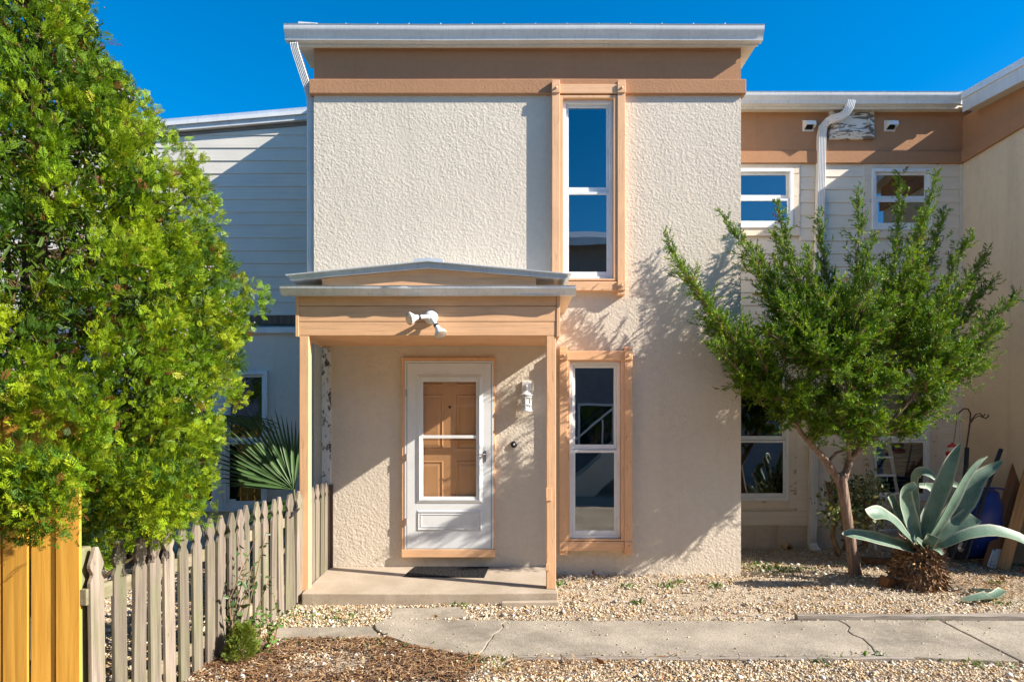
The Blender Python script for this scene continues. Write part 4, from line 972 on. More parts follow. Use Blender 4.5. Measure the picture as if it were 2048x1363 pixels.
# leaders: feathery ends of the crown (photo direction, plus depth)
tips = [(1328, 468, -.35), (1345, 520, -.6), (1440, 425, -.2), (1470, 500, .1), (1552, 405, -.1), (1545, 470, .4), (1640, 425, .2), (1615, 500, -.5), (1718, 378, .0), (1745, 470, -.5), (1800, 345, .1), (1840, 470, .4),
        (1872, 345, -.1), (1850, 430, -.4), (1890, 420, .2), (1945, 470, .0), (1935, 560, -.4), (1978, 500, .2), (2035, 590, -.1), (2000, 650, -.5), (1990, 560, .3), (1975, 735, -.2), (1930, 690, -.7),
        (1415, 690, -.4), (1420, 610, -.7), (1440, 720, .1), (1480, 765, -.5), (1500, 680, -.9), (1560, 830, -.4), (1600, 780, -.9), (1640, 850, -.5), (1760, 860, -.5), (1830, 855, -.3), (1700, 800, -1.0), (1790, 760, -.9),
        (1880, 800, -.3), (1900, 760, .3), (1580, 600, -.8), (1680, 560, -.9), (1780, 600, -.8), (1860, 620, -.7), (1720, 680, -1.1), (1640, 700, -1.1), (1540, 560, .3), (1620, 620, .6), (1720, 540, .6), (1820, 560, .6), (1460, 600, .3), (1560, 700, .5), (1880, 640, .5), (1800, 720, .7), (1660, 760, .6)]
r2 = random.Random(11)
hull = [(1345, 500), (1420, 700), (1480, 780), (1600, 860), (1740, 875), (1850, 840), (1960, 730), (2010, 620), (1930, 520), (1860, 430), (1720, 430), (1560, 480), (1440, 500)]
def inhull(x, y):
    c = False
    for i in range(len(hull)):
        (x1, y1), (x2, y2) = hull[i], hull[(i + 1) % len(hull)]
        if (y1 > y) != (y2 > y) and x < (x2 - x1) * (y - y1) / (y2 - y1) + x1: c = not c
    return c
while len(tips) < 96:
    x, y = r2.uniform(1340, 2010), r2.uniform(480, 875) if len(tips) % 2 else r2.uniform(680, 875)
    if inhull(x, y): tips.append((x, y, r2.uniform(-1.0, .75)))
starts = [(L1, .45, 1), (L2, .4, 1), (L3, .35, 1), (L4, .4, 1), (L5, .4, 1)]
shoots_p, shoots_d, shoots_s = [], [], []; m = MB()
UPV = Vector((0, 0, 1))
def rv(k): return Vector((r2.gauss(0, 1), r2.gauss(0, 1), r2.gauss(0, 1))) * k
for (px, py, dy_) in tips:
    tip = at(px, py, JY + dy_)
    best = min(((bez(L, t_), L, t_) for L, a, b in starts for t_ in (.35, .5, .65, .8)), key=lambda q: (q[0] - tip).length + (0 if q[0].z < tip.z else 1.5))
    p0 = best[0]; mid = p0.lerp(tip, .5) + Vector((0, 0, -.07 * (tip - p0).length)) + rv(.04)
    pts = [p0, p0.lerp(mid, .55) + rv(.02), mid, mid.lerp(tip, .55) + rv(.02), tip]
    m.tube(pts, [.017, .013, .010, .006, .002], 5)
    Lt = (tip - p0).length; ns = int(24 + Lt * 26)
    for k in range(ns):
        t_ = .16 + .84 * (k + r2.random()) / ns; b = bez(pts, min(t_, 1)); ax = (bez(pts, min(t_ + .05, 1)) - bez(pts, t_ - .05)).normalized()
        sl = (.46 * (1 - t_) ** .9 + .07) * r2.uniform(.55, 1.2)
        sd = (ax * 1.1 + rv(.52) + UPV * .2).normalized(); e = b + sd * sl
        if sl > .15 and r2.random() < .6: m.tube([b, b.lerp(e, .5) + rv(.006), e], [.005, .0035, .0015], 4, cap=False)
        nt = max(2, int(sl * 42))
        for j in range(nt):
            u = (j + r2.random()) / nt; q_ = b + sd * sl * u
            d2 = (sd * .8 + rv(.5) + UPV * .2).normalized()
            shoots_p.append(q_); shoots_d.append(d2); shoots_s.append(r2.uniform(.058, .108) * (1.1 - .3 * u))
m.build('branches', 'bark', jun, smooth=True, kind='stuff')
N = len(shoots_p); print('juniper shoots', N)
JP = np.array([tuple(p) for p in shoots_p]); JD = np.array([tuple(p) for p in shoots_d])
jc = colmix([(.11, .215, .010), (.17, .285, .012), (.06, .14, .012), (.26, .34, .014)], [4, 4, 3, 1.5], N, .22)
br = rng.uniform(size=N) < .02; jc[br] = np.array([.2, .1, .04])
scatter('crown', TUF, rng.integers(0, 5, N), JP, JD, rng.uniform(0, 6.28, N), np.array(shoots_s), np.clip(jc, 0, 1), 'leaf', jun)

# ------------------------------------------------------------------ broad-leaved shrub behind the juniper
leafp = ([(0, 0, 0), (.3, .04, .35), (0, -.02, 1), (-.3, .04, .35)], [(0, 1, 2, 3)])
leaf2 = ([(0, 0, 0), (.24, .08, .3), (.2, .06, .65), (0, -.05, 1), (-.2, .06, .65), (-.24, .08, .3), (0, -.01, .5)], [(0, 1, 6), (1, 2, 6), (2, 3, 6), (3, 4, 6), (4, 5, 6), (5, 0, 6)])
shrub = thing('leafy_shrub', tuple(at(1690, 1110, .75)), 'round pale leaved shrub between juniper trunk and stepladder', 'shrub')
m = MB(); sb = at(1692, 1100, .75)
sp = [[sb + Vector((-.12, 0, -.05)), at(1678, 1105, .75), at(1665, 1075, .75), at(1668, 1030, .75), at(1662, 1000, .75), at(1650, 960, .75)], [sb, at(1700, 1070, .8), at(1715, 1020, .75), at(1720, 980, .7)], [sb + Vector((.1, 0, 0)), at(1730, 1090, .8), at(1735, 1040, .7), at(1750, 1000, .6)]]
for p in sp: m.tube(p, [.045, .042, .03, .025, .018, .01][:len(p)], 8)
cc = []
for k in range(70):
    a = at(r2.uniform(1655, 1775), r2.uniform(960, 1050), r2.uniform(.35, 1.0)); e = a - Vector((3.05, 0, 0))
    st_ = bez(sp[k % 3], r2.uniform(.5, 1)); m.tube([st_, st_.lerp(a, .5) + Vector((0, 0, .04)), a], [.008, .006, .003], 4, cap=False); cc.append(a)
m.build('stems', 'bark_tan', shrub, smooth=True)
N = 1500; ii = rng.integers(0, len(cc), N); pos = np.array([tuple(cc[i]) for i in ii]) + rng.normal(size=(N, 3)) * np.array([.075, .085, .065])
scatter('foliage', [leaf2], np.zeros(N, int), pos, rdir(N) + np.array([[.1, -.3, .35]]), rng.uniform(0, 6.28, N), rng.uniform(.035, .075, N),
        colmix([(.14, .19, .055), (.09, .14, .035), (.28, .30, .15), (.34, .30, .10)], [4, 3, 4, 1.5], N), 'broadleaf', shrub)

# ------------------------------------------------------------------ agave
def ribbon(name, pts, widths, mat, parent, up=Vector((0, 0, 1)), cup=.25, th=.012, n=18, wav=0.0, seed=0):
    """thick tapering leaf swept along a curve, cupped across its width"""
    P = [Vector(p) for p in pts]
    def cat(t_):
        k = len(P) - 1; f_ = min(t_ * k, k - 1e-6); i = int(f_); u = f_ - i
        p0, p1, p2, p3 = P[max(i - 1, 0)], P[i], P[i + 1], P[min(i + 2, k)]
        return .5 * ((2 * p1) + (p2 - p0) * u + (2 * p0 - 5 * p1 + 4 * p2 - p3) * u * u + (3 * p1 - p0 - 3 * p2 + p3) * u ** 3)
    C = [cat(i / n) for i in range(n + 1)]; W_ = np.interp(np.linspace(0, 1, n + 1), np.linspace(0, 1, len(widths)), widths)
    m = MB(); K = 7
    for i, c in enumerate(C):
        d = (C[min(i + 1, n)] - C[max(i - 1, 0)]).normalized(); s_ = d.cross(up)
        if s_.length < .05: s_ = d.cross(Vector((0, 1, 0)))
        s_.normalize(); nr = s_.cross(d).normalized()
        for layer in (0, 1):
            for k in range(K):
                u = -1 + 2 * k / (K - 1)
                edge = 1 - abs(u) ** 3
                w = W_[i] / 2
                m.v.append(tuple(c + s_ * u * w + nr * (cup * w * (u * u) - layer * (th * (.25 + .75 * edge)) * min(1, W_[i] / .06) + wav * w * math.sin(i * .9 + seed) * u)))
    r_ = 2 * K
    for i in range(n):
        for k in range(K - 1):
            m.f.append((i * r_ + k, i * r_ + k + 1, (i + 1) * r_ + k + 1, (i + 1) * r_ + k)); m.f.append((i * r_ + K + k, (i + 1) * r_ + K + k, (i + 1) * r_ + K + k + 1, i * r_ + K + k + 1))
        for k in (0, K - 1): m.f.append((i * r_ + k, (i + 1) * r_ + k, (i + 1) * r_ + K + k, i * r_ + K + k))
    for i in (0, n): 
        for k in range(K - 1): m.f.append((i * r_ + k, i * r_ + k + 1, i * r_ + K + k + 1, i * r_ + K + k))
    o = m.build(name, mat, parent, smooth=True, sharp=60, fixn=True)
    at_ = o.data.color_attributes.new('Col', 'FLOAT_COLOR', 'POINT')
    for q_ in range(len(m.v)):
        k = q_ % K; i_ = q_ // (2 * K); ed = 1.0 if k in (0, K - 1) else 0.0
        ed = max(ed, .9 if i_ == n else 0); at_.data[q_].color = (ed, ed, ed, 1)
    return o
GY = -.40
ag = thing('agave', tuple(at(1832, 1178, GY)), 'blue green agave with long curved leaves on a shaggy brown stump', 'agave')
gb = at(1842, 1098, GY)
def A(*pp): return [at(px, py, GY + y) for px, py, y in pp]
FR = Vector((0, -1, .35))
leaves = [
    (A((1838, 1100, -.05), (1800, 1090, -.15), (1750, 1076, -.22), (1705, 1068, -.28), (1684, 1067, -.3)), [.11, .14, .155, .12, .01], Vector((.1, -.9, .8)), .25),
    (A((1836, 1098, -.04), (1815, 1072, -.14), (1790, 1045, -.22), (1762, 1026, -.28), (1738, 1030, -.34)), [.10, .14, .17, .17, .14], Vector((.3, -.8, .8)), .25),
    (A((1835, 1090, .08), (1818, 1060, .08), (1800, 1030, .08), (1779, 990, .06)), [.09, .10, .10, .085], FR, .35),
    (A((1835, 1088, .0), (1824, 1050, -.02), (1812, 1010, -.02), (1812, 980, -.03), (1832, 968, -.05)), [.10, .15, .17, .11, .06], FR, .35),
    (A((1838, 1086, .05), (1834, 1040, .04), (1830, 990, .03), (1828, 955, .0), (1842, 943, -.06), (1858, 947, -.12), (1870, 958, -.15)), [.07, .06, .075, .085, .11, .09, .03], FR, .35),
    (A((1845, 1085, .02), (1862, 1030, -.02), (1885, 970, -.05), (1904, 920, -.06), (1922, 884, -.06)), [.10, .15, .17, .12, .004], Vector((-.5, -1, .2)), .35),
    (A((1850, 1088, .12), (1868, 1030, .14), (1870, 985, .15), (1850, 968, .14)), [.1, .14, .12, .05], FR, .2),
    (A((1850, 1090, -.06), (1876, 1050, -.1), (1905, 1000, -.1), (1930, 955, -.08), (1955, 925, -.05), (1976, 912, -.03)), [.10, .12, .13, .10, .055, .003], Vector((.55, -1, .3)), .5),
    (A((1858, 1092, .06), (1890, 1050, .05), (1930, 1000, .04), (1958, 955, .05), (1985, 935, .05), (2007, 919, .03)), [.12, .20, .22, .14, .10, .004], Vector((-.4, -1, .5)), .3),
    (A((1858, 1094, .0), (1890, 1072, -.02), (1920, 1050, -.03), (1946, 1030, -.03)), [.12, .19, .21, .20], Vector((-.3, -1, .8)), .2),
    (A((1856, 1099, -.06), (1890, 1088, -.16), (1930, 1070, -.22), (1985, 1062, -.26), (2040, 1078, -.3), (2075, 1100, -.34), (2110, 1110, -.36)), [.11, .10, .13, .17, .19, .12, .01], Vector((.1, -.7, 1)), .25),
    (A((1838, 970, .30), (1868, 972, .32), (1900, 966, .30), (1925, 975, .28)), [.05, .08, .08, .03], FR, .2),
    (A((1846, 1094, -.1), (1843, 1088, -.18), (1833, 1078, -.22)), [.09, .08, .06], Vector((.3, -1, .6)), .4),
    (A((1850, 1094, -.1), (1858, 1085, -.16), (1866, 1070, -.18)), [.10, .12, .12], Vector((-.2, -1, .6)), .4),
    (A((1852, 1099, -.1), (1872, 1098, -.2), (1885, 1108, -.25)), [.08, .07, .05], Vector((0, -.6, 1)), .3),
    (A((1842, 1090, .25), (1850, 1040, .35), (1868, 1000, .4), (1890, 980, .42)), [.1, .13, .12, .01], FR, .2),
]
for k, (p, w, up, cup) in enumerate(leaves): ribbon('leaf', p, [x * .98 for x in w], 'agave', ag, up, cup, seed=k, wav=.06, th=.010)
# shaggy stump: core plus hanging dry leaf bases
cx = at(1835, 1140, GY); m = MB(); gg = gz(cx.x, GY)
m.lathe((cx.x - .01, GY, gg - .06), (.03, 0, 1), [(0, .235), (.08, .24), (.18, .21), (.30, .17), (.40, .14), (.48, .08)], 18)
for i, v in enumerate(m.v): k = 1 + .16 * math.sin(i * 2.7) * math.cos(i * 1.3); m.v[i] = (cx.x + (v[0] - cx.x) * k, GY + (v[1] - GY) * k, v[2])
m.build('stump', 'fibre', ag, smooth=True, sharp=180)
N = 1500; az = rng.uniform(0, 6.28, N); hh = rng.uniform(.02, .46, N); rr = np.interp(hh, [0, .1, .25, .46], [.245, .235, .20, .135])
pos = np.stack([cx.x + .03 * hh + np.cos(az) * rr, GY + np.sin(az) * rr, gg + hh], 1)
zd = np.stack([np.cos(az) * .6, np.sin(az) * .6, rng.uniform(-1.3, .35, N)], 1) + rng.normal(size=(N, 3)) * .35
strip = ([(-.08, 0, 0), (.08, 0, 0), (.05, .06, .6), (-.05, .06, .6), (0, -.05, 1.0), (.02, -.05, 1)], [(0, 1, 2, 3), (3, 2, 5, 4)])
scatter('dry_fibres', [strip], np.zeros(N, int), pos, zd, rng.uniform(0, 6.28, N), np.stack([rng.uniform(.06, .2, N), rng.uniform(.05, .2, N), rng.uniform(.04, .10, N)], 1),
        colmix([(.26, .14, .07), (.42, .27, .15), (.15, .09, .05), (.5, .36, .22)], [4, 3, 3, 1], N), 'chip', ag, kind='stuff')
# cut leaf pieces lying on the gravel
def onground(px, py, z=.03): 
    y = -.5
    for _ in range(12): d = (E - (gz(0, y) + z)) * F / (py - HY); y = d - D
    return Vector(((px - 1024) * d / F, y, gz(0, y) + z))
for pts, w, lb in (([(1922, 1200), (1950, 1196), (1978, 1190)], [.06, .10, .12], 'broad cut agave leaf piece lying lowest on the gravel below the agave'),
                   ([(1955, 1196), (1985, 1192), (2006, 1178)], [.07, .09, .08], 'cut agave leaf piece with an upturned end at the right of the pile'),
                   ([(1940, 1178), (1962, 1180), (1990, 1180)], [.05, .07, .03], 'narrow cut agave leaf piece lying at the back of the pile')):
    P = [onground(a, b, .02 + .03 * i) for i, (a, b) in enumerate(pts)]
    o = ribbon('cut_leaf', P, w, 'agave', None, Vector((0, -.3, 1)), .3, n=8); tag(o, lb, 'leaf', 'cut agave leaves on the gravel')

# ------------------------------------------------------------------ palmetto and palm behind the picket fence
MT['palm'] = attr_mat('palm_blade', .5, .15, .35)
def fan(parent, hub, axis, nrm, L, spread, nb, name='frond', droop=.25, seed=0, pet=None):
    r = random.Random(seed); axis = Vector(axis).normalized(); nrm = Vector(nrm).normalized(); side = axis.cross(nrm).normalized(); nrm = side.cross(axis).normalized()
    V, Fq, Cc = [], [], []
    for i in range(nb):
        a = -spread + 2 * spread * i / (nb - 1); l = L * (1 - .28 * abs(a / spread) ** 2) * r.uniform(.9, 1.06)
        d = axis * math.cos(a) + side * math.sin(a); s_ = -axis * math.sin(a) + side * math.cos(a)
        col = np.array((.065, .125, .035)) * r.uniform(.75, 1.3) if r.random() > -1 else np.array((.3, .24, .1))
        prev = None; n = 6
        for k in range(n + 1):
            t_ = k / n; w = .016 * (min(1, t_ * 3) * .7 + .3) * (1 - max(0, (t_ - .45) / .55) ** 1.3) + .0008
            c = Vector(hub) + d * l * t_ - nrm * (-.02 * math.sin(i * 1.9)) - Vector((0, 0, 1)) * droop * l * t_ ** 3 * (.4 + .6 * abs(math.sin(i * 5.1)))
            V += [c - s_ * w + nrm * .006, c - nrm * .004, c + s_ * w + nrm * .006]; Cc += [col] * 3
            if k: b = len(V) - 6; Fq += [(b, b + 1, b + 4, b + 3), (b + 1, b + 2, b + 5, b + 4)]
    o = scatter(name, [([tuple(v) for v in V], Fq)], np.zeros(1, int), [(0, 0, 0)], [(0, 0, 1)], np.zeros(1), np.ones(1), [(.04, .08, .03)], 'palm', parent)
    # restore exact coordinates and colours
    me = o.data; me.vertices.foreach_set('co', np.array([tuple(v) for v in V], np.float32).ravel()); a_ = me.color_attributes['Col']
    a_.data.foreach_set('color', np.concatenate([np.array(Cc), np.ones((len(Cc), 1))], 1).astype(np.float32).ravel()); me.update()
    if pet: MB().tube([pet, Vector(pet).lerp(Vector(hub), .6) + Vector((0, 0, .05)), hub], [.012, .010, .008], 6).build('petiole', 'post_green', o, smooth=True)
    return o
pb = Vector((-2.42, -.35, 0)); pal = thing('palmetto', tuple(pb), 'green fan palmetto fanning up beside the porch post behind the fence', 'palm')
hub = at(588, 978, -.38); ROOT = (hub.x + .05, hub.y + .05, .02)
fan(pal, hub, at(517, 893, -.4) - hub, (.25, -1, .3), 1.0, .80, 28, droop=.06, seed=1, pet=ROOT)
hub2 = at(583, 1000, -.30); fan(pal, hub2, at(500, 1075, -.5) - hub2, (.2, -.8, .8), .62, .8, 14, droop=.3, seed=2, pet=ROOT)
hub3 = at(584, 1010, -.35); fan(pal, hub3, Vector((-.5, -.1, -.15)), (.2, -.6, 1), .5, .5, 9, droop=.2, seed=3, pet=ROOT)
plm = thing('palm_tree', (-4.30, .45, 0), 'dark shaggy palm trunk behind the picket fence under the arborvitae', 'palm')
m = MB(); m.tube([(-4.30, .45, -.1), (-4.29, .45, .4), (-4.27, .45, .9), (-4.25, .45, 1.35)], [.2, .19, .2, .17], 12); m.build('trunk', 'bark_dark', plm, smooth=True)
N = 500; az = rng.uniform(0, 6.28, N); hh = rng.uniform(.05, 1.35, N); pos = np.stack([-4.29 + np.cos(az) * .19, .45 + np.sin(az) * .19, hh], 1)
scatter('leaf_bases', [strip], np.zeros(N, int), pos, np.stack([np.cos(az) * .5, np.sin(az) * .5, np.full(N, .7)], 1) + rng.normal(size=(N, 3)) * .2, rng.uniform(0, 6.28, N), np.stack([rng.uniform(.15, .4, N)] * 2 + [rng.uniform(.07, .14, N)], 1),
        colmix([(.10, .065, .045), (.06, .04, .03), (.16, .11, .07)], [3, 3, 1], N), 'chip', plm, kind='stuff')
for k, a in enumerate((-.3, .5, 1.4, 2.4, 3.4, 4.6, 5.3)):
    c = Vector((-4.25, .45, 1.4)); h_ = c + Vector((math.cos(a) * .75, math.sin(a) * .55, .30)); fan(plm, h_, Vector((math.cos(a), math.sin(a), .15)), (0, 0, 1), .75, 1.2, 22, droop=.35, seed=20 + k, pet=c)

# ------------------------------------------------------------------ climbing weeds at the gate post and a small golden conifer seedling
def weed(name, base, stems, label, cat, leafcols, L=(.03, .06), hgt=.8, lean=.2, per=14, seed=0, bare=.25, group=None):
    r = random.Random(seed); t_ = thing(name, tuple(base), label, cat, group); m = MB(); lp, ld = [], []
    for s_ in range(stems):
        b = Vector(base) + Vector((r.uniform(-.1, .1), r.uniform(-.1, .1), -.03)); e = b + Vector((r.gauss(0, lean), r.gauss(0, lean), hgt * r.uniform(.5, 1.05))); mid = b.lerp(e, .5) + Vector((r.gauss(0, .05), r.gauss(0, .05), 0))
        pts = [b, mid, e]; m.tube([b, b.lerp(mid, .6), mid, mid.lerp(e, .6), e], [.006, .005, .004, .003, .0015], 5, cap=False)
        for k in range(per):
            u = bare + (1 - bare) * r.random(); p = bez(pts, u); lp.append(tuple(p)); d = Vector((r.gauss(0, 1), r.gauss(0, 1), r.gauss(.1, .6))).normalized(); ld.append(tuple(d))
    m.build('stems', 'bark_tan', t_, smooth=True); N = len(lp)
    scatter('leaves', [leaf2], np.zeros(N, int), lp, ld, rng.uniform(0, 6.28, N), rng.uniform(L[0], L[1], N), colmix(leafcols, [1] * len(leafcols), N), 'broadleaf', t_)
    return t_
wb_ = onground(455, 1300, .0); weed('wild_vine', (wb_.x, wb_.y, wb_.z), 16, 'tall thin wild vine stems with dark leaves against the picket gate', 'weed', [(.05, .095, .03), (.07, .13, .035), (.10, .11, .05)], (.035, .085), .95, .13, 11, 3)
wb2 = onground(525, 1300, .0); weed('leafy_weed', (wb2.x, wb2.y, wb2.z), 9, 'bright green leafy weed at the foot of the picket gate', 'weed', [(.09, .20, .03), (.12, .24, .04)], (.03, .055), .45, .1, 18, 5, .1)
sd_ = onground(485, 1320, .0); sdl = thing('conifer_seedling', tuple(sd_), 'small yellow green conifer seedling in the mulch by the gate', 'shrub')
MB().tube([sd_ + Vector((0, 0, -.05)), sd_ + Vector((.01, 0, .2))], [.008, .003], 6).build('stem', 'bark_dark', sdl)
N = 420; az = rng.uniform(0, 6.28, N); hh = rng.uniform(.01, .24, N); rr = rng.uniform(.2, 1, N) * np.interp(hh, [0, .1, .24], [.12, .10, .03])
scatter('foliage', SPR, rng.integers(0, 5, N), np.stack([sd_.x + np.cos(az) * rr, sd_.y + np.sin(az) * rr, sd_.z + hh], 1), np.stack([np.cos(az) * .6, np.sin(az) * .6, rng.uniform(.4, 1, N)], 1), rng.uniform(0, 6, N), rng.uniform(.04, .07, N),
        colmix([(.20, .24, .03), (.14, .20, .03)], [1, 1], N), 'leaf', sdl)
# ------------------------------------------------------------------ fittings on the house
fl = at(862, 634, PY); fld = thing('floodlight', tuple(fl), 'white twin bulb floodlight mounted on the porch beam', 'light')
MB().lathe((fl.x, PY + .003, fl.z), (0, -1, 0), [(0, .068), (.012, .068), (.03, .055), (.042, .03), (.044, .004)], 20).build('base_plate', 'white_metal', fld, smooth=True)
def flood(bulb_dir, elbow, tipc, nm):
    b = Vector((fl.x, PY - .035, fl.z)) + elbow * .3; e = b + elbow
    arm = MB().tube([b, e], [.022, .022], 12).build('arm', 'white_metal', fld, smooth=True)
    MB().tube([e - elbow.normalized() * .004, e + elbow.normalized() * .016], [.027, .027], 12).build('collar', 'black_plastic', arm, smooth=True)
    d = Vector(bulb_dir).normalized(); o = e + elbow.normalized() * .012
    bl = MB().lathe(o, d, [(0, .024), (.03, .026), (.05, .036), (.085, .060), (.10, .063)], 20).build('bulb', 'white_metal', fld, smooth=True)
    MB().lathe(o + d * .1, d, [(0, .062), (.008, .058), (.014, .04), (.016, .004)], 20).build('lens', 'brass', bl, smooth=True)
flood((-.75, -.55, -.22), Vector((-.075, -.045, -.012)), None, 0); flood((.45, -.35, -.85), Vector((.045, -.035, -.07)), None, 1)
ln = at(1053, 795, -.05); lan = thing('wall_lantern', (ln.x, 0, ln.z), 'white wall lantern with glass sides right of the front door', 'lantern')
zt_, zb_ = za(763, 0), za(822, -.1); cy = -.095
box('back_plate', 'white_metal', lan, ln.x - .052, ln.x + .052, -.022, -.001, za(786, 0), za(762, 0) , .006)
MB().tube([(ln.x, -.02, za(776, 0)), (ln.x, -.06, za(770, 0)), (ln.x, -.095, za(772, 0)), (ln.x, cy, za(780, 0))], .011, 8).build('arm', 'white_metal', lan, smooth=True)
ztop = za(781, cy)
MB().lathe((ln.x, cy, ztop), (0, 0, -1), [(-.005, .012), (.01, .03), (.03, .05), (.038, .066), (.05, .066), (.052, .05)], 20).build('cap', 'white_metal', lan, smooth=True)
MB().lathe((ln.x, cy, ztop - .052), (0, 0, -1), [(0, .044), (.13, .044)], 20).build('glass', 'clear', lan, smooth=True)
for k in range(6):
    a = k * math.pi / 3 + .3; x, y = ln.x + .051 * math.cos(a), cy + .051 * math.sin(a)
    box('bar', 'white_metal', lan, x - .006, x + .006, y - .006, y + .006, ztop - .185, ztop - .05, .001)
for z in (-.075, -.155): MB().lathe((ln.x, cy, ztop + z), (0, 0, 1), [(0, .057), (.012, .057)], 20).build('band', 'white_metal', lan, smooth=True)
MB().lathe((ln.x, cy, ztop - .18), (0, 0, -1), [(0, .05), (.012, .052), (.035, .064), (.04, .064), (.042, .01)], 20).build('base', 'white_metal', lan, smooth=True)
db = at(1028, 888, 0); dbl = thing('doorbell', tuple(db), 'round black doorbell button on the stucco right of the door', 'doorbell')
MB().lathe((db.x, -.001, db.z), (0, -1, 0), [(-.01, .037), (.012, .037), (.022, .03), (.026, .012)], 20).build('housing', 'black_plastic', dbl, smooth=True)
MB().lathe((db.x, -.027, db.z), (0, -1, 0), [(0, .011), (.004, .009), (.005, .002)], 14).build('button', 'clear', dbl, smooth=True)
m0 = at(803, 1157, -.2)
mt = MB()
mat_poly = [(xa(806, 0) * .96, -.38), (-.275, -.36), (-.262, -.035), (-1.11, -.03)]
o = MB().prism([(-1.12, -.42), (-.285, -.45), (-.25, -.05), (-1.06, -.04)], 'z', .086, .10).build('doormat', 'mat', None, bevel=.004)
for v in o.data.vertices: v.co.z += .05 * v.co.y; tag(o, 'black rubber doormat lying before the storm door', 'doormat')

# ------------------------------------------------------------------ things leaning in the right corner
# wheelbarrow stood on its nose against the wall
wbk = thing('wheelbarrow', (5.5, .6, 0), 'blue wheelbarrow stood on end with black handles up against the wall', 'wheelbarrow')
WY = .45
def wpt(px, py, y=WY): return at(px, py, y)
# tub: lofted sections up the height, open side towards the wall
secs = [(1125, 1930, 2012, .10, .05), (1112, 1934, 2022, .22, .0), (1060, 1938, 2016, .32, -.02), (1010, 1946, 2012, .36, 0), (985, 1950, 2008, .34, .02), (978, 1954, 2004, .30, .05)]
m = MB(); K = 10
for py, xl, xr, dp, yo in secs:
    a = wpt(xl, py); b = wpt(xr, py); cxm = (a.x + b.x) / 2; hw = (b.x - a.x) / 2
    for k in range(K):
        u = -1 + 2 * k / (K - 1); e = (1 - abs(u) ** 4) ** .5 if abs(u) < 1 else 0
        m.v.append((cxm + hw * u, WY + yo + .28 - dp * e, a.z))
for i in range(len(secs) - 1):
    for k in range(K - 1): m.f.append((i * K + k, i * K + k + 1, (i + 1) * K + k + 1, (i + 1) * K + k))
m.f.append(tuple(range(K))); m.f.append(tuple((len(secs) - 1) * K + k for k in range(K)))
tb = m.build('tub', 'blue', wbk, smooth=True, sharp=50); s_ = tb.modifiers.new('s', 'SOLIDIFY'); s_.thickness = .006
MB().tube([wpt(1951, 979, WY + .28), wpt(1953, 976, WY), wpt(1978, 975, WY - .06), wpt(2006, 977, WY), wpt(2008, 980, WY + .28)], .011, 8).build('rim', 'blue', tb, smooth=True)
for pts, r_ in (([wpt(1934, 895, WY + .05), wpt(1932, 935, WY)], .024), ([wpt(2002, 898, WY + .05), wpt(1992, 925, WY)], .024)): MB().tube(pts, r_, 10).build('grip', 'black_plastic', wbk, smooth=True)
for pts in ([wpt(1932, 930, WY), wpt(1926, 985, WY - .06), wpt(1920, 1050, WY - .14), wpt(1912, 1090, WY - .14)], [wpt(1993, 922, WY), wpt(1972, 985, WY - .08), wpt(1950, 1050, WY - .16), wpt(1925, 1095, WY - .14)]): MB().tube(pts, .018, 8).build('handle', 'black_metal', wbk, smooth=True)
for pts in ([wpt(1945, 1075, WY - .16), wpt(1935, 1110, WY - .2), wpt(1928, 1122, WY - .2)], [wpt(1918, 1080, WY - .14), wpt(1902, 1118, WY - .2)]): MB().tube(pts, .013, 8).build('leg', 'black_metal', wbk, smooth=True)
MB().tube([wpt(1926, 994, WY - .08), wpt(1966, 992, WY - .08)], .012, 8).build('crossbar', 'black_metal', wbk, smooth=True)
wc = wpt(1915, 1092, WY - .02); ax = Vector((.45, -1, .1))
wh = MB().lathe(wc - ax.normalized() * .04, ax, [(0, .085), (.005, .125), (.02, .15), (.04, .158), (.06, .15), (.075, .125), (.08, .085)], 24).build('tyre', 'rubber', wbk, smooth=True)
MB().lathe(wc - ax.normalized() * .045, ax, [(0, .03), (.0, .06), (.015, .086), (.075, .086), (.09, .05), (.1, .02)], 20).build('rim', 'alu', wh, smooth=True)
# planks leaning against the side wall
def lean_plank(a0, a1, top, w, th, mat, label):
    b = Vector(a0); t_ = Vector(top); d = (t_ - b).normalized(); L = (t_ - b).length
    o = MB().box(-w / 2, w / 2, -th / 2, th / 2, 0, L).build('leaning_plank', mat, None, bevel=.004)
    sx = Vector((1, -.35, 0)); sx = (sx - d * sx.dot(d)).normalized(); ny = d.cross(sx)
    M_ = Matrix((sx, ny, d)).transposed().to_4x4(); M_.translation = b; o.matrix_world = M_
    return tag(o, label, 'plank', 'planks leaning in the corner')
pg = [onground(1978, 1134, 0.0), onground(1990, 1137, 0.0), onground(2006, 1139, 0.0)]
lean_plank(pg[0], 0, at(2044, 908, pg[0].y + .35), .135, .032, 'plank', 'dark brown board leaning on the wall, nearest the wheelbarrow')
lean_plank(pg[1] + Vector((0, .06, 0)), 0, at(2056, 908, pg[0].y + .40), .09, .03, 'white_old', 'paint flecked thin board leaning between two brown boards')
lean_plank(pg[2], 0, at(2085, 850, pg[2].y + .4), .12, .034, 'plank_light', 'bare tan board leaning on the wall, rightmost of the three')
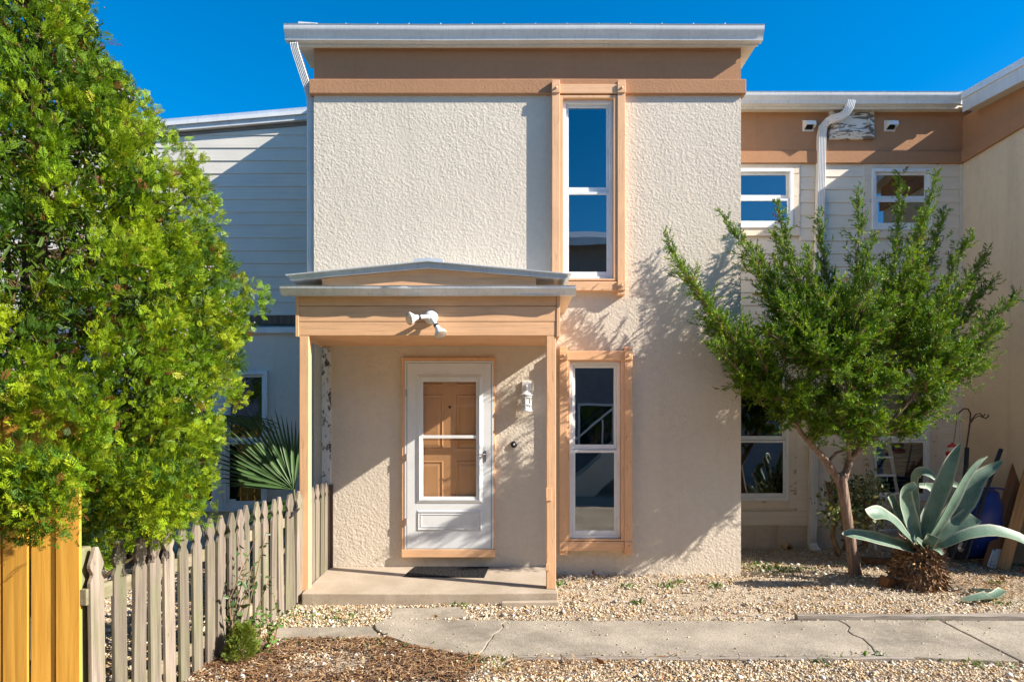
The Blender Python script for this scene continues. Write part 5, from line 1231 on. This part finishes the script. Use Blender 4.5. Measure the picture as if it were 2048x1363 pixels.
# shepherd hook with red feeder
SHY = 1.0
hk = thing('shepherd_hook', tuple(at(1925, 1090, SHY)), 'dark iron double shepherd hook leaning in the corner', 'garden hook')
MB().tube([at(1916, 1100, SHY - .1), at(1922, 1000, SHY - .05), at(1932, 900, SHY), at(1940, 845, SHY), at(1941, 826, SHY), at(1936, 817, SHY), at(1927, 817, SHY), at(1919, 824, SHY), at(1914, 830, SHY), at(1912, 826, SHY)], .0095, 8).build('rod', 'rust_iron', hk, smooth=True)
MB().tube([at(1938, 850, SHY), at(1944, 838, SHY), at(1952, 828, SHY), at(1960, 826, SHY), at(1966, 834, SHY), at(1972, 836, SHY), at(1977, 832, SHY), at(1976, 828, SHY)], .008, 8).build('hook_arm', 'rust_iron', hk, smooth=True)
MB().tube([at(1941, 846, SHY), at(1948, 836, SHY), at(1958, 831, SHY), at(1966, 834, SHY), at(1970, 827, SHY)], .006, 8).build('hook_arm', 'rust_iron', hk, smooth=True)
fdp = at(1905, 905, SHY); fd = thing('bird_feeder', tuple(fdp), 'red and clear hummingbird feeder hanging from the iron hook', 'feeder')
MB().tube([at(1914, 829, SHY), at(1911, 860, SHY), at(1906, 892, SHY)], .004, 6).build('hanger', 'rust_iron', fd)
MB().lathe(fdp + Vector((0, 0, .02)), (0, 0, 1), [(0, .055), (.05, .055), (.055, .05)], 16).build('jar', 'clear', fd, smooth=True)
MB().lathe(fdp + Vector((0, 0, .072)), (0, 0, 1), [(0, .06), (.015, .062), (.03, .04), (.04, .018), (.055, .014)], 16).build('lid', 'red', fd, smooth=True)
MB().lathe(fdp + Vector((0, 0, -.045)), (0, 0, 1), [(0, .03), (.01, .07), (.035, .078), (.05, .075), (.064, .056)], 16).build('tray', 'red', fd, smooth=True)
# stepladder in front of the lower right window
LYD = 1.15
ld_ = thing('stepladder', tuple(at(1775, 1085, LYD)), 'aluminium stepladder standing before the lower right window', 'ladder')
def lrail(a, b, w=.03, nm='rail'): MB().tube([a, b], [w * .7, w * .7], 4).build(nm, 'alu', ld_)
FL, FR_ = at(1752, 1098, LYD - .1), at(1838, 1098, LYD - .1); TL_, TR_ = at(1742, 880, LYD + .1), at(1778, 880, LYD + .1)
lrail(FL, TL_); lrail(at(1812, 1098, LYD - .1), TR_); lrail(at(1768, 1090, LYD + .33), TL_ + Vector((.05, .1, 0)), .022); lrail(at(1822, 1090, LYD + .33), TR_ + Vector((.02, .1, 0)), .022)
for k in range(1, 6):
    u = k / 6; a = FL.lerp(TL_, u); b = at(1812, 1098, LYD - .1).lerp(TR_, u)
    box('step', 'alu', ld_, a.x, b.x, a.y - .04, a.y + .04, a.z, a.z + .025, .003)
box('top_cap', 'alu', ld_, TL_.x - .04, TR_.x + .06, LYD, LYD + .22, TL_.z, TL_.z + .04, .005)
o = MB().box(-.34, .34, -.1, .1, 0, .05).build('board_offcut', 'plank', None, bevel=.004); q_ = at(1790, 1104, .55); o.location = (q_.x, .55, .005); o.rotation_euler = (0, .02, -.1); tag(o, 'reddish brown board lying flat on the ground behind the agave', 'board')
o = MB().box(-.06, .06, -.05, .05, 0, .10).build('wood_block', 'plank', None, bevel=.008); q_ = onground(1770, 1172, 0); o.location = q_; o.rotation_euler = (.2, .3, .5); tag(o, 'small dark brown wood chunk beside the agave stump', 'wood block')
q_ = at(1577, 1093, 1.45); pp_ = thing('drain_pipe', (q_.x, 1.5, .03), 'short tan drain pipe stub poking from the foundation wall', 'pipe')
MB().lathe((q_.x, 1.62, q_.z), (-.0, -1, -.05), [(0, .05), (.22, .05), (.22, .04), (.05, .04)], 18).build('pipe', 'clay', pp_, smooth=True, fixn=False)
# red flower at right edge
q_ = onground(2046, 1143, 0); weed('red_flower', tuple(q_), 5, 'small plant with a red bloom at the right edge of the gravel', 'flower', [(.5, .03, .04), (.08, .16, .04), (.08, .16, .04)], (.02, .04), .1, .05, 6, 9)
# timber edging
def timber(a, b, w, h, label, seed):
    r = random.Random(seed); A_, B_ = Vector(a), Vector(b); n = 26; m = MB()
    for i in range(n + 1):
        c = A_.lerp(B_, i / n); j = lambda k: r.uniform(-k, k); 
        m.v += [(c.x, c.y - w / 2 + j(.005), c.z - .06), (c.x, c.y - w / 2 + j(.006), c.z + h * .8 + j(.006)), (c.x, c.y - w / 4 + j(.004), c.z + h + j(.006)), (c.x, c.y + w / 4 + j(.004), c.z + h + j(.006)), (c.x, c.y + w / 2 + j(.006), c.z + h * .8 + j(.006)), (c.x, c.y + w / 2 + j(.005), c.z - .06)]
    for i in range(n):
        for k in range(6): m.f.append((i * 6 + k, i * 6 + (k + 1) % 6, (i + 1) * 6 + (k + 1) % 6, (i + 1) * 6 + k))
    m.f += [tuple(range(6))[::-1], tuple(n * 6 + k for k in range(6))]
    return tag(m.build('timber_edging', 'edging', None, smooth=True, sharp=35), label, 'edging', 'timbers along the path')
a_, b_ = gp(1592, 1236), gp(2048, 1238); timber((a_[0], YB + .055, -.075), (6.4, YB + .06, -.075), .07, .045, 'grey weathered timber edging along the back of the path', 1)
timber((gp(1035, 1311)[0], YF - .03, -.085), (gp(1820, 1311)[0], YF - .035, -.085), .05, .022, 'thin sunken timber edging along the front of the path', 2)

# ------------------------------------------------------------------ gravel, mulch, litter, weeds
def inpoly(p, poly):
    x, y = p[:, 0], p[:, 1]; c = np.zeros(len(p), bool); n = len(poly)
    for i in range(n):
        (x1, y1), (x2, y2) = poly[i], poly[(i + 1) % n]
        k = ((y1 > y) != (y2 > y)) & (x < (x2 - x1) * (y - y1) / (y2 - y1 + 1e-12) + x1); c ^= k
    return c
gzv = np.vectorize(gz)
path_poly = left + [gp(955, 1309), gp(2042, 1322), (7, YF - .05), (7, YB), gp(772, 1237)]
hard = [path_poly, [gp(545, 1254, -.08), gp(742, 1251, -.08), gp(766, 1277, -.08), gp(552, 1276, -.08)], [gp(782, 1216, -.08), gp(925, 1213, -.08), gp(930, 1235, -.08), gp(780, 1238, -.08)], [(-2.0, .3), (-2.0, -.985), (.44, -.96), (.44, .3)], [(TL, 0), (TR, 0), (TR, 4), (TL, 4)]]
def scatter_pts(N, x0, x1, y0, y1):
    p = np.stack([rng.uniform(x0, x1, N), rng.uniform(y0, y1, N)], 1)
    d = p[:, 1] + D; vis = np.abs(p[:, 0]) < d * .80 + .15; ok = vis & (p[:, 1] < np.where(p[:, 0] < TL, 1.45, 1.55)) & (p[:, 0] < 6.0)
    for h in hard: ok &= ~inpoly(p, h)
    return p[ok]
mulch_poly = [gp(350, 1363, -.1), gp(520, 1275, -.1), gp(770, 1279, -.1), gp(860, 1300, -.1), gp(980, 1322, -.1), gp(900, 1400, -.1), (-2.6, -3.4)]
p = np.concatenate([scatter_pts(92000, -6.5, 6.2, -3.0, 1.55), scatter_pts(46000, -3.6, 3.9, -3.0, -1.0)])
mul = inpoly(p, mulch_poly); p = p[~mul | (rng.uniform(size=len(p)) < .16 + .5 * (np.sin(p[:, 0] * 5.1) * np.sin(p[:, 1] * 6.7 + 1) > .35))]
# thin sandy patches where the gravel is sparse
den = .5 + .5 * np.sin(p[:, 0] * 1.7 + 1.3) * np.sin(p[:, 1] * 2.3 + .7); band = np.exp(-((p[:, 1] + 1.32) / .12) ** 2) * (p[:, 0] > -1) * (p[:, 0] < 2.9)
p = p[rng.uniform(size=len(p)) > .45 * den ** 2 + .62 * band]
N = len(p); print('stones', N)
z = gzv(p[:, 0], p[:, 1]) - .004 + rng.uniform(0, .014, N)
STN = [stone_proto(i) for i in range(8)]
scatter('gravel', STN, rng.integers(0, 8, N), np.stack([p[:, 0], p[:, 1], z], 1), rdir(N) * .55 + np.array([[0, 0, 1]]), rng.uniform(0, 6.28, N), np.exp(rng.normal(math.log(.0070), .42, N)).clip(.004, .022),
        colmix([(.70, .59, .43), (.66, .48, .27), (.56, .34, .14), (.76, .69, .57), (.42, .36, .30), (.58, .42, .28)], [5, 3.5, 2.2, 3, 1.6, 2], N, .2), 'stone', None, kind='stuff', smooth=True, label='cream and tan river gravel covering the yard')
# shells and bigger pale stones
p = scatter_pts(420, -3.5, 5.5, -3.0, .8); N = len(p)
scatter('pebbles', STN, rng.integers(0, 8, N), np.stack([p[:, 0], p[:, 1], gzv(p[:, 0], p[:, 1]) + .012], 1), rdir(N) * .3 + np.array([[0, 0, 1]]), rng.uniform(0, 6, N), rng.uniform(.014, .027, N), colmix([(.70, .66, .60), (.45, .42, .40), (.6, .5, .36)], [3, 1, 1], N), 'stone', None, kind='stuff', smooth=True, label='scattered larger pale pebbles')
# stones and grit kicked onto the path
p = np.stack([rng.uniform(-1.4, 5.5, 420), rng.choice([0, 1], 420)], 1); p[:, 1] = np.where(rng.uniform(size=420) < .3, rng.uniform(YF, YB, 420), np.where(p[:, 1] > .5, YB - np.abs(rng.normal(0, .07, 420)), YF + np.abs(rng.normal(0, .07, 420))))
p = p[inpoly(p, path_poly)]; N = len(p)
scatter('path_grit', STN, rng.integers(0, 8, N), np.stack([p[:, 0], p[:, 1], np.full(N, -.064)], 1), rdir(N) * .3 + np.array([[0, 0, 1]]), rng.uniform(0, 6, N), rng.uniform(.003, .010, N), colmix([(.70, .6, .45), (.45, .33, .2), (.3, .2, .12)], [3, 2, 1], N), 'stone', None, kind='stuff', smooth=True, label='loose pebbles kicked onto the concrete path')
# bark mulch
chip = ([(-.5, -.15, 0), (.5, -.2, .02), (.45, .15, 0), (-.45, .2, .03), (-.5, -.12, .1), (.48, -.15, .12), (.42, .12, .1), (-.42, .16, .13)], [(0, 1, 5, 4), (1, 2, 6, 5), (2, 3, 7, 6), (3, 0, 4, 7), (4, 5, 6, 7)])
q = np.stack([rng.uniform(-3.2, .6, 26000), rng.uniform(-3.2, -1.9, 26000)], 1); q = q[inpoly(q, mulch_poly)]
for h in hard[:2]: q = q[~inpoly(q, h)]
q = q[rng.uniform(size=len(q)) < .22 + .6 * (np.sin(q[:, 0] * 4.3 + 1) * np.sin(q[:, 1] * 5.7) > -.25)]
N = len(q); print('chips', N)
scatter('bark_mulch', [chip], np.zeros(N, int), np.stack([q[:, 0], q[:, 1], -.09 + rng.uniform(0, .03, N)], 1), rdir(N) * .35 + np.array([[0, 0, 1]]), rng.uniform(0, 6.28, N), np.stack([rng.uniform(.008, .04, N), rng.uniform(.008, .03, N), rng.uniform(.02, .05, N)], 1),
        colmix([(.10, .05, .03), (.16, .075, .042), (.06, .035, .022), (.26, .16, .09)], [4, 3, 3, 1.6], N), 'chip', None, kind='stuff', label='dark brown bark mulch in front of the picket fence')
# dry needles and straw
need = ([(-.5, -.012, 0), (.5, -.012, .03), (.5, .012, .03), (-.5, .012, 0)], [(0, 1, 2, 3)])
p = np.concatenate([scatter_pts(3800, -3.4, 6, -3.0, 1.0), q[rng.integers(0, len(q), 2600)], np.stack([rng.normal(4.9, .45, 900), rng.normal(-.45, .22, 900)], 1), np.stack([rng.normal(.15, .5, 500), rng.normal(-2.6, .12, 500)], 1)]); N = len(p)
scatter('dry_litter', [need], np.zeros(N, int), np.stack([p[:, 0], p[:, 1], gzv(p[:, 0], p[:, 1]) + rng.uniform(.008, .03, N)], 1), rdir(N) * .22 + np.array([[0, 0, 1]]), rng.uniform(0, 6.28, N), np.stack([rng.uniform(.03, .11, N), rng.uniform(.06, .3, N), np.ones(N) * .1], 1),
        colmix([(.36, .20, .09), (.22, .11, .05), (.5, .33, .17)], [3, 3, 2], N), 'chip', None, kind='stuff', label='dry brown needles and straw scattered over the gravel')
# low green weeds in the gravel
blade = ([(-.08, 0, 0), (.08, 0, 0), (.05, .1, .6), (-.05, .1, .6), (0, .3, 1), (.01, .3, 1)], [(0, 1, 2, 3), (3, 2, 5, 4)])
spots = [(1510, 1128, .10, 60), (1540, 1136, .2, 160), (1570, 1140, .16, 120), (1255, 1172, .05, 40), (1335, 1172, .06, 40), (1436, 1172, .06, 50), (1358, 1165, .05, 30), (1278, 1205, .04, 40), (913, 1211, .06, 50), (1125, 1170, .06, 40), (1700, 1130, .1, 40), (1840, 1240, .08, 60), (2000, 1205, .08, 50), (1750, 1311, .05, 30), (580, 1235, .2, 90), (640, 1225, .2, 90), (760, 1285, .15, 70), (600, 1280, .15, 60), (980, 1325, .15, 60), (1990, 1165, .06, 40), (700, 1240, .15, 60), (2030, 1130, .1, 70), (1830, 1165, .05, 30), (1960, 1330, .1, 40), (1640, 1318, .1, 30)]
pp2 = []
for a, b, s_, n in spots:
    c = onground(a, b, 0); pp2.append(np.stack([rng.normal(c.x, s_, n), rng.normal(c.y, s_ * .6, n)], 1))
p = np.concatenate(pp2)
for h in hard[1:]: p = p[~inpoly(p, h)]
N = len(p)
scatter('ground_weeds', [blade, leafp], rng.integers(0, 2, N), np.stack([p[:, 0], p[:, 1], gzv(p[:, 0], p[:, 1])], 1), rdir(N) * .8 + np.array([[0, 0, .8]]), rng.uniform(0, 6.28, N), rng.uniform(.02, .055, N),
        colmix([(.10, .19, .03), (.14, .22, .04), (.07, .13, .03)], [1, 1, 1], N), 'broadleaf', None, kind='stuff', label='small green weeds sprouting from the gravel')
# fallen brown leaves
p = np.concatenate([scatter_pts(90, -3, 5.5, -3.0, 1.2), np.array([gp(1378, 1236), gp(1455, 1330), gp(1840, 1120), gp(660, 1215), gp(690, 1228)])]); N = len(p)
scatter('fallen_leaves', [leaf2], np.zeros(N, int), np.stack([p[:, 0], p[:, 1], gzv(p[:, 0], p[:, 1]) + .022], 1), rdir(N) + np.array([[0, 0, .15]]), rng.uniform(0, 6, N), rng.uniform(.04, .085, N), colmix([(.30, .13, .05), (.22, .10, .05), (.45, .25, .1)], [2, 2, 1], N), 'chip', None, kind='stuff', label='fallen brown leaves on gravel and path')
